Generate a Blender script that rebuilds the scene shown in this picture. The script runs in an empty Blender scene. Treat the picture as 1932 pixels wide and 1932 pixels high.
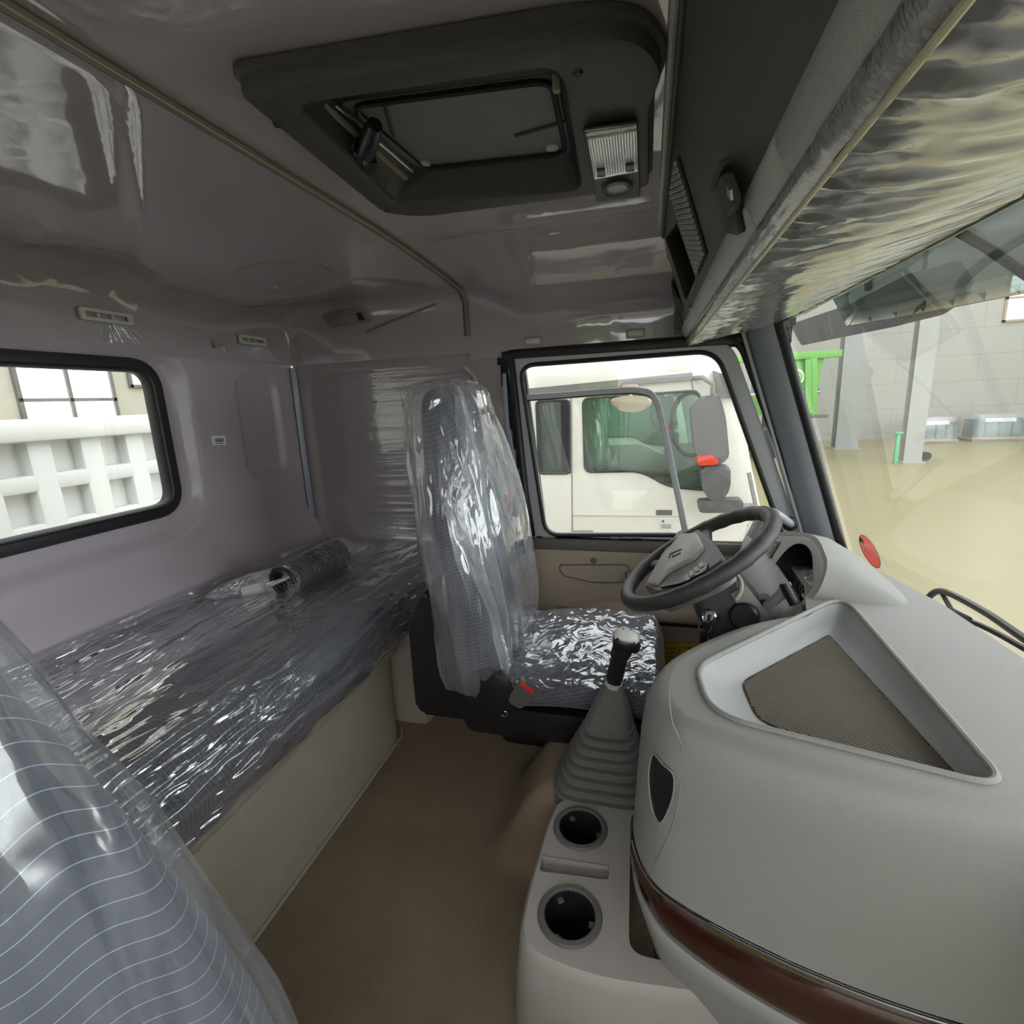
import bpy, bmesh, math, random
from mathutils import Vector, Matrix, noise
random.seed(7)
S = bpy.context.scene
COL = S.collection
# ---------------------------------------------------------------- camera, world, exposure
# cab frame: X runs from the passenger side to the driver's door, Y to the rear wall, Z up; origin = eye point
FPX, CPX = 950.0, 966.0
CAM_R = Vector((0.25664681, -0.96550759, -0.04390328))
CAM_U = Vector((0.21899207, 0.01384799, 0.97562837))
CAM_F = Vector((0.94136862, 0.26000638, -0.21499255))
cd = bpy.data.cameras.new('camera'); cam = bpy.data.objects.new('camera', cd); COL.objects.link(cam)
cd.sensor_width = 36.0; cd.lens = FPX / 1932 * 36.0; cd.clip_start = 0.01; cd.clip_end = 300
cam.matrix_world = Matrix((( CAM_R.x, CAM_U.x, -CAM_F.x, 0), (CAM_R.y, CAM_U.y, -CAM_F.y, 0), (CAM_R.z, CAM_U.z, -CAM_F.z, 0), (0, 0, 0, 1)))
S.camera = cam
w = bpy.data.worlds.new('hall_daylight'); S.world = w; w.use_nodes = True
bg = w.node_tree.nodes['Background']; bg.inputs[0].default_value = (0.95, 0.965, 1.0, 1); bg.inputs[1].default_value = 1.2
S.view_settings.view_transform = 'Standard'; S.view_settings.look = 'None'; S.view_settings.gamma = 1.0
S.view_settings.use_curve_mapping = False
S.view_settings.exposure = 1.38
S.cycles.transparent_max_bounces = 14
S.cycles.max_bounces = 8
S.cycles.adaptive_threshold = .07

def ray(px, py):
    return (CAM_R * (px - CPX) + CAM_U * (CPX - py)) / FPX + CAM_F
def ax(px, py, X): d = ray(px, py); return d * (X / d.x)          # survey helpers: a sighted point on a plane of the cab
def ay(px, py, Y): d = ray(px, py); return d * (Y / d.y)
def az(px, py, Z): d = ray(px, py); return d * (Z / d.z)
def apl(px, py, p0, n): d = ray(px, py); return d * (Vector(p0).dot(Vector(n)) / d.dot(Vector(n)))

# ---------------------------------------------------------------- materials
MATS = {}
def mat(name, col=(.5, .5, .5), rough=.5, metal=0, coat=0, coat_r=.05, bump=None, var=None, spec=.5, emis=None, sheen=0, coat_bump=None, coat_ior=1.5):
    """bump=(scale, strength, stretch) ; var=(scale, amount)"""
    if name in MATS: return MATS[name]
    m = bpy.data.materials.new(name); m.use_nodes = True; nt = m.node_tree; N = nt.nodes; L = nt.links
    b = N['Principled BSDF']
    b.inputs['Base Color'].default_value = (*col, 1); b.inputs['Roughness'].default_value = rough
    b.inputs['Metallic'].default_value = metal; b.inputs['Coat Weight'].default_value = coat
    b.inputs['Coat Roughness'].default_value = coat_r; b.inputs['Specular IOR Level'].default_value = spec
    b.inputs['Coat IOR'].default_value = coat_ior
    if sheen: b.inputs['Sheen Weight'].default_value = sheen
    if emis:
        b.inputs['Emission Color'].default_value = (*emis[:3], 1); b.inputs['Emission Strength'].default_value = emis[3]
    tc = N.new('ShaderNodeTexCoord')
    def noise_tex(scale, stretch=(1, 1, 1), detail=3, dist=0.0):
        mp = N.new('ShaderNodeMapping'); mp.inputs['Scale'].default_value = stretch
        L.new(tc.outputs['Object'], mp.inputs[0])
        t = N.new('ShaderNodeTexNoise'); t.inputs['Scale'].default_value = scale; t.inputs['Detail'].default_value = detail
        t.inputs['Distortion'].default_value = dist
        L.new(mp.outputs[0], t.inputs['Vector']); return t
    if bump:
        t = noise_tex(bump[0], bump[2] if len(bump) > 2 else (1, 1, 1), 1)
        bp = N.new('ShaderNodeBump'); bp.inputs['Strength'].default_value = bump[1]; bp.inputs['Distance'].default_value = .004
        L.new(t.outputs[0], bp.inputs['Height']); L.new(bp.outputs[0], b.inputs['Normal'])
    if coat_bump:
        t = noise_tex(coat_bump[0], coat_bump[2] if len(coat_bump) > 2 else (1, 1, 1), 2, .4)
        bp = N.new('ShaderNodeBump'); bp.inputs['Strength'].default_value = coat_bump[1]; bp.inputs['Distance'].default_value = .006
        L.new(t.outputs[0], bp.inputs['Height']); L.new(bp.outputs[0], b.inputs['Coat Normal'])
    if var:
        t = noise_tex(var[0], var[2] if len(var) > 2 else (1, 1, 1), 3)
        mx = N.new('ShaderNodeMix'); mx.data_type = 'RGBA'
        mx.inputs[6].default_value = (*[c * (1 - var[1]) for c in col], 1); mx.inputs[7].default_value = (*[min(1, c * (1 + var[1])) for c in col], 1)
        L.new(t.outputs[0], mx.inputs[0]); L.new(mx.outputs[2], b.inputs['Base Color'])
    MATS[name] = m; return m

def schlick(N, L, f0, mul=1.0, add=0.0, normal=None):
    lw = N.new('ShaderNodeLayerWeight'); lw.inputs['Blend'].default_value = .5
    if normal is not None: L.new(normal, lw.inputs['Normal'])
    pw = N.new('ShaderNodeMath'); pw.operation = 'POWER'; pw.inputs[1].default_value = 5; L.new(lw.outputs['Facing'], pw.inputs[0])
    ma = N.new('ShaderNodeMath'); ma.operation = 'MULTIPLY_ADD'; ma.inputs[1].default_value = (1 - f0) * mul; ma.inputs[2].default_value = f0 * mul + add; ma.use_clamp = True
    L.new(pw.outputs[0], ma.inputs[0]); return ma.outputs[0]
def film(name, tint=(.93, .95, 1.0), haze=.13, gloss=.09, rough=.06, bscale=22, bstr=.55, stretch=(1, 1, 1), gmul=1.6):
    """thin clear packing film: see-through, a little milky, wrinkled gloss"""
    if name in MATS: return MATS[name]
    m = bpy.data.materials.new(name); m.use_nodes = True; nt = m.node_tree; N = nt.nodes; L = nt.links; N.clear()
    out = N.new('ShaderNodeOutputMaterial'); tc = N.new('ShaderNodeTexCoord'); mp = N.new('ShaderNodeMapping'); mp.inputs['Scale'].default_value = stretch
    L.new(tc.outputs['Object'], mp.inputs[0])
    n1 = N.new('ShaderNodeTexNoise'); n1.inputs['Scale'].default_value = bscale; n1.inputs['Detail'].default_value = 2; n1.inputs['Distortion'].default_value = 1.4
    L.new(mp.outputs[0], n1.inputs['Vector'])
    bp = N.new('ShaderNodeBump'); bp.inputs['Strength'].default_value = bstr; bp.inputs['Distance'].default_value = .02
    L.new(n1.outputs[0], bp.inputs['Height'])
    tr = N.new('ShaderNodeBsdfTransparent'); tr.inputs[0].default_value = (.97, .98, 1, 1)
    gl = N.new('ShaderNodeBsdfGlossy'); gl.inputs[0].default_value = (1, 1, 1, 1); gl.inputs['Roughness'].default_value = rough
    L.new(bp.outputs[0], gl.inputs['Normal'])
    fr = schlick(N, L, .04, gmul, gloss, bp.outputs[0])
    m1 = N.new('ShaderNodeMixShader'); L.new(fr, m1.inputs[0]); L.new(tr.outputs[0], m1.inputs[1]); L.new(gl.outputs[0], m1.inputs[2])
    df = N.new('ShaderNodeBsdfDiffuse'); df.inputs[0].default_value = (*tint, 1); L.new(bp.outputs[0], df.inputs['Normal'])
    tl = N.new('ShaderNodeBsdfTranslucent'); tl.inputs[0].default_value = (*tint, 1)
    m2 = N.new('ShaderNodeMixShader'); m2.inputs[0].default_value = .4; L.new(df.outputs[0], m2.inputs[1]); L.new(tl.outputs[0], m2.inputs[2])
    hz = N.new('ShaderNodeMath'); hz.operation = 'MULTIPLY'; hz.inputs[1].default_value = haze * 2
    L.new(n1.outputs[0], hz.inputs[0])
    m3 = N.new('ShaderNodeMixShader'); L.new(hz.outputs[0], m3.inputs[0]); L.new(m1.outputs[0], m3.inputs[1]); L.new(m2.outputs[0], m3.inputs[2])
    L.new(m3.outputs[0], out.inputs[0]); MATS[name] = m; return m

def glass(name, tint=(.95, .98, .96), refl=1.0, dust=0.0, dcol=(.8, .8, .72)):
    if name in MATS: return MATS[name]
    m = bpy.data.materials.new(name); m.use_nodes = True; nt = m.node_tree; N = nt.nodes; L = nt.links; N.clear()
    out = N.new('ShaderNodeOutputMaterial')
    tr = N.new('ShaderNodeBsdfTransparent'); tr.inputs[0].default_value = (*tint, 1)
    gl = N.new('ShaderNodeBsdfGlossy'); gl.inputs['Roughness'].default_value = .0; gl.inputs[0].default_value = (1, 1, 1, 1)
    m1 = N.new('ShaderNodeMixShader'); L.new(schlick(N, L, .05, refl), m1.inputs[0]); L.new(tr.outputs[0], m1.inputs[1]); L.new(gl.outputs[0], m1.inputs[2])
    last = m1
    if dust:
        df = N.new('ShaderNodeBsdfDiffuse'); df.inputs[0].default_value = (*dcol, 1)
        m2 = N.new('ShaderNodeMixShader'); m2.inputs[0].default_value = dust
        L.new(m1.outputs[0], m2.inputs[1]); L.new(df.outputs[0], m2.inputs[2]); last = m2
    L.new(last.outputs[0], out.inputs[0]); MATS[name] = m; return m

def wave_fabric(name, base, line, axis_v, axis_u, pitch, amp, wl, width, rough=.85):
    """woven cloth with thin wavy woven lines; axis_v / axis_u pick the object axes"""
    m = bpy.data.materials.new(name); m.use_nodes = True; nt = m.node_tree; N = nt.nodes; L = nt.links
    b = N['Principled BSDF']; b.inputs['Roughness'].default_value = rough; b.inputs['Sheen Weight'].default_value = .25
    tc = N.new('ShaderNodeTexCoord'); sp = N.new('ShaderNodeSeparateXYZ'); L.new(tc.outputs['Object'], sp.inputs[0])
    def M(op, a, b_=None, c=None):
        n = N.new('ShaderNodeMath'); n.operation = op
        for i, v in enumerate((a, b_, c)):
            if v is None: continue
            if isinstance(v, (int, float)): n.inputs[i].default_value = v
            else: L.new(v, n.inputs[i])
        return n.outputs[0]
    u = M('ADD', M('MULTIPLY', sp.outputs[0], axis_u[0]), M('ADD', M('MULTIPLY', sp.outputs[1], axis_u[1]), M('MULTIPLY', sp.outputs[2], axis_u[2])))
    v = M('ADD', M('MULTIPLY', sp.outputs[0], axis_v[0]), M('ADD', M('MULTIPLY', sp.outputs[1], axis_v[1]), M('MULTIPLY', sp.outputs[2], axis_v[2])))
    tri = M('PINGPONG', u, wl * .5)
    wob = M('ADD', M('MULTIPLY', M('SINE', M('MULTIPLY', u, 2 * math.pi / wl)), amp), M('MULTIPLY', M('SINE', M('MULTIPLY', M('ADD', u, M('MULTIPLY', v, .6)), 2 * math.pi / (wl * 2.7))), amp * 1.3))
    ph = M('FRACT', M('DIVIDE', M('ADD', v, wob), pitch))
    ln = M('LESS_THAN', ph, width)
    mx = N.new('ShaderNodeMix'); mx.data_type = 'RGBA'; mx.inputs[6].default_value = (*base, 1); mx.inputs[7].default_value = (*line, 1)
    L.new(ln, mx.inputs[0]); L.new(mx.outputs[2], b.inputs['Base Color'])
    n1 = N.new('ShaderNodeTexNoise'); n1.inputs['Scale'].default_value = 600
    bp = N.new('ShaderNodeBump'); bp.inputs['Strength'].default_value = .3; bp.inputs['Distance'].default_value = .002
    L.new(n1.outputs[0], bp.inputs['Height']); L.new(bp.outputs[0], b.inputs['Normal']); MATS[name] = m; return m

# ---------------------------------------------------------------- mesh helpers
def obj(name, verts, faces, m, parent=None, smooth=True, ang=38, solid=0):
    me = bpy.data.meshes.new(name); me.from_pydata([tuple(v) for v in verts], [], faces)
    bm = bmesh.new(); bm.from_mesh(me); bmesh.ops.recalc_face_normals(bm, faces=bm.faces); bm.to_mesh(me); bm.free()
    return fin(name, me, m, parent, smooth, ang, solid)
def fin(name, me, m, parent=None, smooth=True, ang=38, solid=0):
    if m: me.materials.append(MATS[m] if isinstance(m, str) else m)
    if smooth:
        me.shade_smooth(); me.set_sharp_from_angle(angle=math.radians(ang))
    o = bpy.data.objects.new(name, me); COL.objects.link(o)
    if parent:
        o.parent = parent
        if parent.type == 'EMPTY': o.matrix_parent_inverse = Matrix.Translation(-parent.location)
    if solid:
        md = o.modifiers.new('solid', 'SOLIDIFY'); md.thickness = solid; md.offset = -1 if solid > 0 else 1
    return o
def frombm(name, bm, m, parent=None, smooth=True, ang=38):
    me = bpy.data.meshes.new(name); bmesh.ops.recalc_face_normals(bm, faces=bm.faces); bm.to_mesh(me); bm.free()
    return fin(name, me, m, parent, smooth, ang)
def tag(o, label, cat, group=None):
    o['label'] = label; o['category'] = cat
    if group: o['group'] = group
    return o
def struct(o, label=None):
    o['kind'] = 'structure'
    if label: o['label'] = label
    return o
def thing(name, label, cat, loc=(0, 0, 0), group=None):
    o = bpy.data.objects.new(name, None); COL.objects.link(o); o.location = loc; o.empty_display_size = .05
    return tag(o, label, cat, group)
def sroot(name, loc=(0, 0, 0)):
    o = bpy.data.objects.new(name, None); COL.objects.link(o); o.location = loc; o.empty_display_size = .05; o['kind'] = 'structure'
    return o
def dup(root, off, label=None, group=None):
    r = root.copy(); COL.objects.link(r); r.location = root.location + Vector(off)
    if label: r['label'] = label
    if group: r['group'] = group
    for ch in list(root.children):
        c = ch.copy(); COL.objects.link(c); c.parent = r; c.matrix_parent_inverse = ch.matrix_parent_inverse.copy()
        for g in list(ch.children):
            d = g.copy(); COL.objects.link(d); d.parent = c; d.matrix_parent_inverse = g.matrix_parent_inverse.copy()
    return r
def box(name, c, s, m, parent=None, bev=.004, rot=None, seg=2):
    bm = bmesh.new(); bmesh.ops.create_cube(bm, size=1)
    bmesh.ops.scale(bm, vec=s, verts=bm.verts)
    if bev: bmesh.ops.bevel(bm, geom=list(bm.edges), offset=min(bev, min(s) * .45), segments=seg, affect='EDGES', profile=.5)
    if rot is not None: bmesh.ops.rotate(bm, cent=(0, 0, 0), matrix=rot, verts=bm.verts)
    bmesh.ops.translate(bm, vec=c, verts=bm.verts); return frombm(name, bm, m, parent)
def rotm(u, v):
    """matrix with columns u, v, u x v"""
    u = Vector(u).normalized(); n = u.cross(Vector(v)).normalized(); v = n.cross(u)
    return Matrix((u, v, n)).transposed()
def prism(name, pts, depth, m, parent=None, bev=0, seg=2, ang=38):
    """planar outline extruded by a vector"""
    bm = bmesh.new(); d = Vector(depth); n = len(pts)
    a = [bm.verts.new(p) for p in pts]; b = [bm.verts.new(Vector(p) + d) for p in pts]
    f1 = bm.faces.new(a); f2 = bm.faces.new(b[::-1])
    for i in range(n): bm.faces.new((a[i], b[i], b[(i + 1) % n], a[(i + 1) % n]))
    if bev:
        es = [e for e in list(f1.edges) + list(f2.edges)]
        bmesh.ops.bevel(bm, geom=es, offset=bev, segments=seg, affect='EDGES', profile=.5)
    bmesh.ops.triangulate(bm, faces=[f for f in bm.faces if len(f.verts) > 4])
    return frombm(name, bm, m, parent, True, ang)
def plate(name, outer, inners, depth, m, parent=None, bev=0):
    """planar plate with holes, extruded by a vector"""
    bm = bmesh.new(); d = Vector(depth); es = []
    for lp in [outer] + inners:
        vs = [bm.verts.new(p) for p in lp]
        es += [bm.edges.new((vs[i], vs[(i + 1) % len(vs)])) for i in range(len(vs))]
    bmesh.ops.triangle_fill(bm, use_beauty=True, use_dissolve=False, edges=es)
    fs = list(bm.faces)
    r = bmesh.ops.extrude_face_region(bm, geom=fs)
    bmesh.ops.translate(bm, vec=d, verts=[v for v in r['geom'] if isinstance(v, bmesh.types.BMVert)])
    if bev:
        sharp = [e for e in bm.edges if len(e.link_faces) == 2 and abs(e.calc_face_angle(0)) > .6 and abs((e.verts[0].co - e.verts[1].co).normalized().dot(d.normalized())) < .5]
        try: bmesh.ops.bevel(bm, geom=sharp, offset=bev, segments=2, affect='EDGES', profile=.5)
        except Exception: pass
    return frombm(name, bm, m, parent)
def tube(name, pts, r, m, parent=None, n=10, closed=False, flat=None):
    """swept tube; r number or list; flat=(a,b,ref) gives a rounded strip section"""
    pts = [Vector(p) for p in pts]; k = len(pts); vs = []; fs = []
    T = []
    for i in range(k):
        a = pts[(i - 1) % k] if (closed or i > 0) else pts[i]; b = pts[(i + 1) % k] if (closed or i < k - 1) else pts[i]
        T.append((b - a).normalized())
    ref = Vector(flat[2]) if flat else (Vector((0, 0, 1)) if abs(T[0].z) < .9 else Vector((1, 0, 0)))
    u = (ref - T[0] * ref.dot(T[0])).normalized()
    for i in range(k):
        u = ((ref if flat else u) - T[i] * (ref if flat else u).dot(T[i])).normalized(); v = T[i].cross(u)
        rr = r[i] if isinstance(r, (list, tuple)) else r
        for j in range(n):
            a = 2 * math.pi * j / n; c, s_ = math.cos(a), math.sin(a)
            if flat:
                c = math.copysign(abs(c) ** .5, c) * flat[0]; s_ = math.copysign(abs(s_) ** .5, s_) * flat[1]
                vs.append(pts[i] + u * c + v * s_)
            else: vs.append(pts[i] + u * (c * rr) + v * (s_ * rr))
    for i in range(k if closed else k - 1):
        for j in range(n):
            a = i * n + j; b = i * n + (j + 1) % n; c = ((i + 1) % k) * n + (j + 1) % n; d = ((i + 1) % k) * n + j
            fs.append((a, b, c, d))
    if not closed: fs += [tuple(range(n))[::-1], tuple(range((k - 1) * n, k * n))]
    return obj(name, vs, fs, m, parent)
def loft(name, rings, m, parent=None, cap=True, closed=True, ang=38, solid=0):
    n = len(rings[0]); vs = [p for r in rings for p in r]; fs = []
    for i in range(len(rings) - 1):
        for j in range(n if closed else n - 1):
            k = (j + 1) % n
            fs.append((i * n + j, i * n + k, (i + 1) * n + k, (i + 1) * n + j))
    if cap and closed: fs += [tuple(range(n))[::-1], tuple(range((len(rings) - 1) * n, len(rings) * n))]
    return obj(name, vs, fs, m, parent, True, ang, solid)
def grid(name, fn, nu, nv, m, parent=None, keep=None, ang=60, solid=0):
    vs = [fn(i / nu, j / nv) for j in range(nv + 1) for i in range(nu + 1)]; fs = []
    for j in range(nv):
        for i in range(nu):
            if keep and not keep((i + .5) / nu, (j + .5) / nv): continue
            a = j * (nu + 1) + i; fs.append((a, a + 1, a + nu + 2, a + nu + 1))
    return obj(name, vs, fs, m, parent, True, ang, solid)
def lathe(name, prof, c, axis, m, parent=None, n=32, cap=True, ang=38):
    axis = Vector(axis).normalized(); u = axis.orthogonal().normalized(); v = axis.cross(u); c = Vector(c)
    rings = [[c + axis * h + (u * math.cos(2 * math.pi * j / n) + v * math.sin(2 * math.pi * j / n)) * r for j in range(n)] for r, h in prof]
    return loft(name, rings, m, parent, cap, True, ang)
def rpoly(pts, rad, n=6):
    """round the corners of a 2D/3D polygon"""
    P = [Vector(p) for p in pts]; out = []; k = len(P)
    for i in range(k):
        a, b, c = P[i - 1], P[i], P[(i + 1) % k]; r = rad[i] if isinstance(rad, (list, tuple)) else rad
        da, dc = (a - b), (c - b); r = min(r, da.length * .49, dc.length * .49)
        p, q = b + da.normalized() * r, b + dc.normalized() * r
        for t in range(n + 1):
            t /= n; out.append(p * (1 - t) ** 2 + b * 2 * t * (1 - t) + q * t * t)
    return out
def curve(pts, n=8, closed=False):
    """Catmull-Rom through points"""
    P = [Vector(p) for p in pts]; k = len(P); out = []
    for i in range(k if closed else k - 1):
        g = lambda j: P[j % k] if closed else P[max(0, min(k - 1, j))]
        a, b, c, d = g(i - 1), g(i), g(i + 1), g(i + 2)
        for t in range(n):
            t /= n; out.append(.5 * ((2 * b) + (c - a) * t + (2 * a - 5 * b + 4 * c - d) * t * t + (3 * b - a - 3 * c + d) * t ** 3))
    if not closed: out.append(P[-1])
    return out
def text(name, s, m, p, u, v, size, parent, depth=.0006, xs=1.0):
    fc = bpy.data.curves.new('t', 'FONT'); fc.body = s; fc.size = size; fc.extrude = depth; fc.align_x = 'CENTER'; fc.align_y = 'CENTER'
    to = bpy.data.objects.new('t', fc); COL.objects.link(to); dg = bpy.context.evaluated_depsgraph_get()
    me = bpy.data.meshes.new_from_object(to.evaluated_get(dg)); COL.objects.unlink(to); bpy.data.objects.remove(to); bpy.data.curves.remove(fc)
    R = rotm(u, v); me.transform(Matrix.Translation(p) @ R.to_4x4() @ Matrix.Diagonal((xs, 1, 1, 1))); me.materials.clear()
    return fin(name, me, m, parent, False)
def sm(a, b, x):
    t = max(0, min(1, (x - a) / (b - a))); return t * t * (3 - 2 * t)
def sdf_rr(x, y, cx, cy, hx, hy, r):
    qx, qy = abs(x - cx) - hx + r, abs(y - cy) - hy + r
    return math.hypot(max(qx, 0), max(qy, 0)) + min(max(qx, qy), 0) - r
def fbm(p, o=3):
    return noise.fractal(Vector(p), 1.0, 2.0, o)
def inside(p, poly):
    r = False; j = len(poly) - 1
    for i in range(len(poly)):
        a_, b_ = poly[i], poly[j]
        if (a_.y > p[1]) != (b_.y > p[1]) and p[0] < (b_.x - a_.x) * (p[1] - a_.y) / (b_.y - a_.y) + a_.x: r = not r
        j = i
    return r
# ---------------------------------------------------------------- palette
mat('headliner', (.385, .335, .36), .6, coat=1, coat_ior=1.9, coat_r=.05, bump=(500, .12), coat_bump=(7, .35, (1, 1, 1)), var=(3, .06))
mat('wall_liner', (.42, .365, .40), .55, coat=.35, coat_r=.16, bump=(500, .12), coat_bump=(14, .25, (1, 1, .3)), var=(4, .06))
mat('side_liner', (.33, .28, .29), .55, coat=1, coat_ior=1.8, coat_r=.04, bump=(500, .1), coat_bump=(9, .3, (1, 1, 3)), var=(4, .06))
mat('dark_plastic', (.06, .06, .06), .5, bump=(900, .25))
mat('black_rubber', (.012, .012, .013), .45)
mat('black_plastic', (.014, .014, .016), .32)
mat('shelf_plastic', (.125, .122, .118), .36, bump=(700, .3))
mat('shelf_fascia', (.5, .51, .485), .33, bump=(700, .25))
mat('dash_grey', (.27, .265, .245), .45, bump=(900, .22), var=(6, .03))
mat('dash_tray', (.36, .36, .355), .42, bump=(900, .15))
mat('console_grey', (.34, .315, .28), .55, bump=(900, .25), var=(6, .04))
mat('ring_grey', (.11, .10, .09), .5)
mat('carpet', (.27, .205, .135), .95, bump=(420, .9), var=(5, .28))
mat('bunk_trim', (.46, .40, .32), .75, bump=(260, .8), var=(5, .1))
mat('door_trim', (.38, .31, .24), .65, bump=(700, .25), var=(5, .06))
mat('door_trim_dark', (.13, .115, .10), .6, bump=(700, .25))
mat('grey_metal', (.42, .43, .45), .4)
mat('pillar_grey', (.33, .35, .39), .36, bump=(600, .15))
mat('chrome', (.8, .8, .8), .15, metal=1)
mat('steel', (.55, .55, .56), .3, metal=1)
mat('cream_clip', (.33, .33, .27), .5)
mat('white_plastic', (.55, .55, .5), .5)
mat('label_white', (.75, .75, .75), .6)
mat('ink', (.05, .05, .06), .6)
mat('ink_light', (.7, .68, .6), .6)
mat('red_plastic', (.75, .03, .03), .35)
mat('seam_bead', (.2, .185, .165), .6)
mat('pale_bead', (.42, .40, .32), .45)
mat('truck_white', (.74, .715, .64), .35, coat=.5, var=(.8, .03))
mat('truck_grey', (.16, .15, .14), .6)
mat('mirror_grey', (.105, .10, .105), .6, bump=(300, .2))
mat('gap_line', (.25, .24, .22), .7)
mat('hall_wall', (.36, .355, .33), .9, var=(.35, .10))
mat('hall_wall_beige', (.48, .46, .38), .9, var=(.3, .05))
mat('column_grey', (.34, .345, .33), .7, var=(1, .1))
mat('bin_green', (.16, .40, .09), .45, var=(1.5, .08))
mat('guard_green', (.10, .42, .22), .5)
mat('dump_white', (.72, .73, .70), .5, var=(1.2, .06))
mat('flag_blue', (.05, .2, .6), .5); mat('flag_red', (.6, .1, .1), .5)
mat('brown_box', (.35, .30, .22), .8)
mat('teal_goods', (.05, .12, .12), .5)
mat('yellow_label', (.62, .40, .02), .5)
mat('reflector_red', (.75, .06, .03), .25)
film('film_clear'); 
film('film_bed', haze=.10, bscale=11, bstr=.95, stretch=(.25, 1.6, 1.6), gloss=.22, gmul=2.2)
film('film_seat', haze=.19, bscale=10, bstr=.5, stretch=(1.2, 1.2, .3), gloss=.08)
film('film_near', haze=.11, bscale=10, bstr=.3, stretch=(1.2, 1.2, .3), gloss=.05, rough=.12)
film('film_cushion', haze=.09, bscale=13, bstr=.7, stretch=(1, 1, 1), gloss=.12, gmul=2.0)
film('film_visor', tint=(.8, .82, .82), haze=.12, bscale=6, bstr=.12, stretch=(2, .4, .4), gloss=.15, rough=.16)
film('film_tight', haze=.05, bscale=5, bstr=.12, gloss=.16, rough=.03, gmul=1.5)
glass('glass_clear', (.97, .985, .975), .9, .015)
glass('glass_windshield', (.95, .975, .955), .9, .05)
glass('glass_green', (.74, .86, .81), .9, .03, (.6, .65, .55))
# hall floor: smooth poured concrete, warm
mf = mat('hall_floor', (.26, .226, .118), .35, var=(.22, .10, (1, .35, 1)))
# far wall: big blocks, faint joints
def block_wall():
    m = MATS['hall_wall']; nt = m.node_tree; N = nt.nodes; L = nt.links; b = N['Principled BSDF']
    tc = N.new('ShaderNodeTexCoord'); sp = N.new('ShaderNodeSeparateXYZ'); L.new(tc.outputs['Object'], sp.inputs[0])
    cb = N.new('ShaderNodeCombineXYZ'); L.new(sp.outputs[1], cb.inputs[0]); L.new(sp.outputs[2], cb.inputs[1])
    br = N.new('ShaderNodeTexBrick'); br.inputs['Color1'].default_value = (.385, .38, .35, 1); br.inputs['Color2'].default_value = (.385, .38, .345, 1)
    br.inputs['Mortar'].default_value = (.30, .295, .265, 1); br.inputs['Scale'].default_value = 1; br.inputs['Mortar Size'].default_value = .012
    br.inputs['Brick Width'].default_value = 3.2; br.inputs['Row Height'].default_value = 1.15
    L.new(cb.outputs[0], br.inputs['Vector']); L.new(br.outputs[0], b.inputs['Base Color'])
block_wall()

# ---------------------------------------------------------------- the hall around the truck
GZ = -2.6
hf = box('floor_hall', (6, -6, GZ - .1), (64, 64, .2), 'hall_floor', None, 0); struct(hf)
hw = box('wall_hall_far', (28.6, -6, GZ + 5.5), (.4, 64, 11), 'hall_wall', None, 0); struct(hw)
hr = box('wall_hall_rear', (6, 10.2, GZ + 5.5), (64, .4, 11), 'hall_wall_beige', None, 0); struct(hr)
# window high on the far wall, its frame and panes
def hall_window(name, p, u, v, nrm, W, H, cols, rows, frame='truck_grey', ft=.06):
    root = sroot(name, p); u, v, nrm = Vector(u), Vector(v), Vector(nrm); p = Vector(p); R = rotm(u, v)
    pm = MATS.get('daylight_pane') or mat('daylight_pane', (.8, .85, .9), .3, emis=(.86, .93, 1.0, 1.15))
    for i in range(cols):
        for j in range(rows):
            c = p + u * ((i + .5) / cols - .5) * W + v * ((j + .5) / rows - .5) * H + nrm * .01
            box('pane', c, (W / cols - ft, H / rows - ft, .02), pm, root, 0, R)
    for i in range(cols + 1): box('mullion', p + u * (i / cols - .5) * W + nrm * .02, (ft, H + ft, .08), frame, root, 0, R)
    for j in range(rows + 1): box('transom', p + v * (j / rows - .5) * H + nrm * .02, (W + ft, ft, .08), frame, root, 0, R)
    return root
# unseen glowing gate added ahead of the truck to brighten the cab
YG = -22.0
hg = sroot('wall_glow_gate', (1, YG, GZ))
for xx, wd_ in ((-17.5, 15), (20.5, 17)): box('panel', (xx, YG, GZ + 5.5), (wd_, .3, 11), 'hall_wall_beige', hg, 0)
box('lintel', (1, YG, GZ + 10.4), (22, .3, 1.2), 'hall_wall_beige', hg, 0)
mat('gate_fill_glow', (.8, .85, .9), .3, emis=(.90, .95, 1.0, 2.6))
for i in range(8):
    for j in range(4): box('pane', (-10 + 22 * (i + .5) / 8, YG, GZ + 9.8 * (j + .5) / 4), (22 / 8 - .2, .02, 9.8 / 4 - .2), 'gate_fill_glow', hg, 0)
for i in range(9): box('mullion', (-10 + 22 * i / 8, YG, GZ + 4.9), (.2, .12, 9.8), 'column_grey', hg, 0)
for j in range(5): box('transom', (1, YG, GZ + 9.8 * j / 4), (22, .12, .2), 'column_grey', hg, 0)
hall_window('window_4', (ay(128, 740, 10).x, 9.99, ay(128, 720, 10).z), (-1, 0, 0), (0, 0, 1), (0, -1, 0), 1.55, 1.9, 2, 3)
hall_window('window_5', (ay(290, 715, 10).x + .4, 9.99, ay(290, 720, 10).z + .75), (-1, 0, 0), (0, 0, 1), (0, -1, 0), 1.9, 1.7, 2, 3)
c = ax(1925, 570, 28.38)
hall_window('window_6', (28.39, c.y - .7, c.z + .2), (0, -1, 0), (0, 0, 1), (-1, 0, 0), 2.4, 1.9, 2, 2, 'brown_box', .1)
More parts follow.
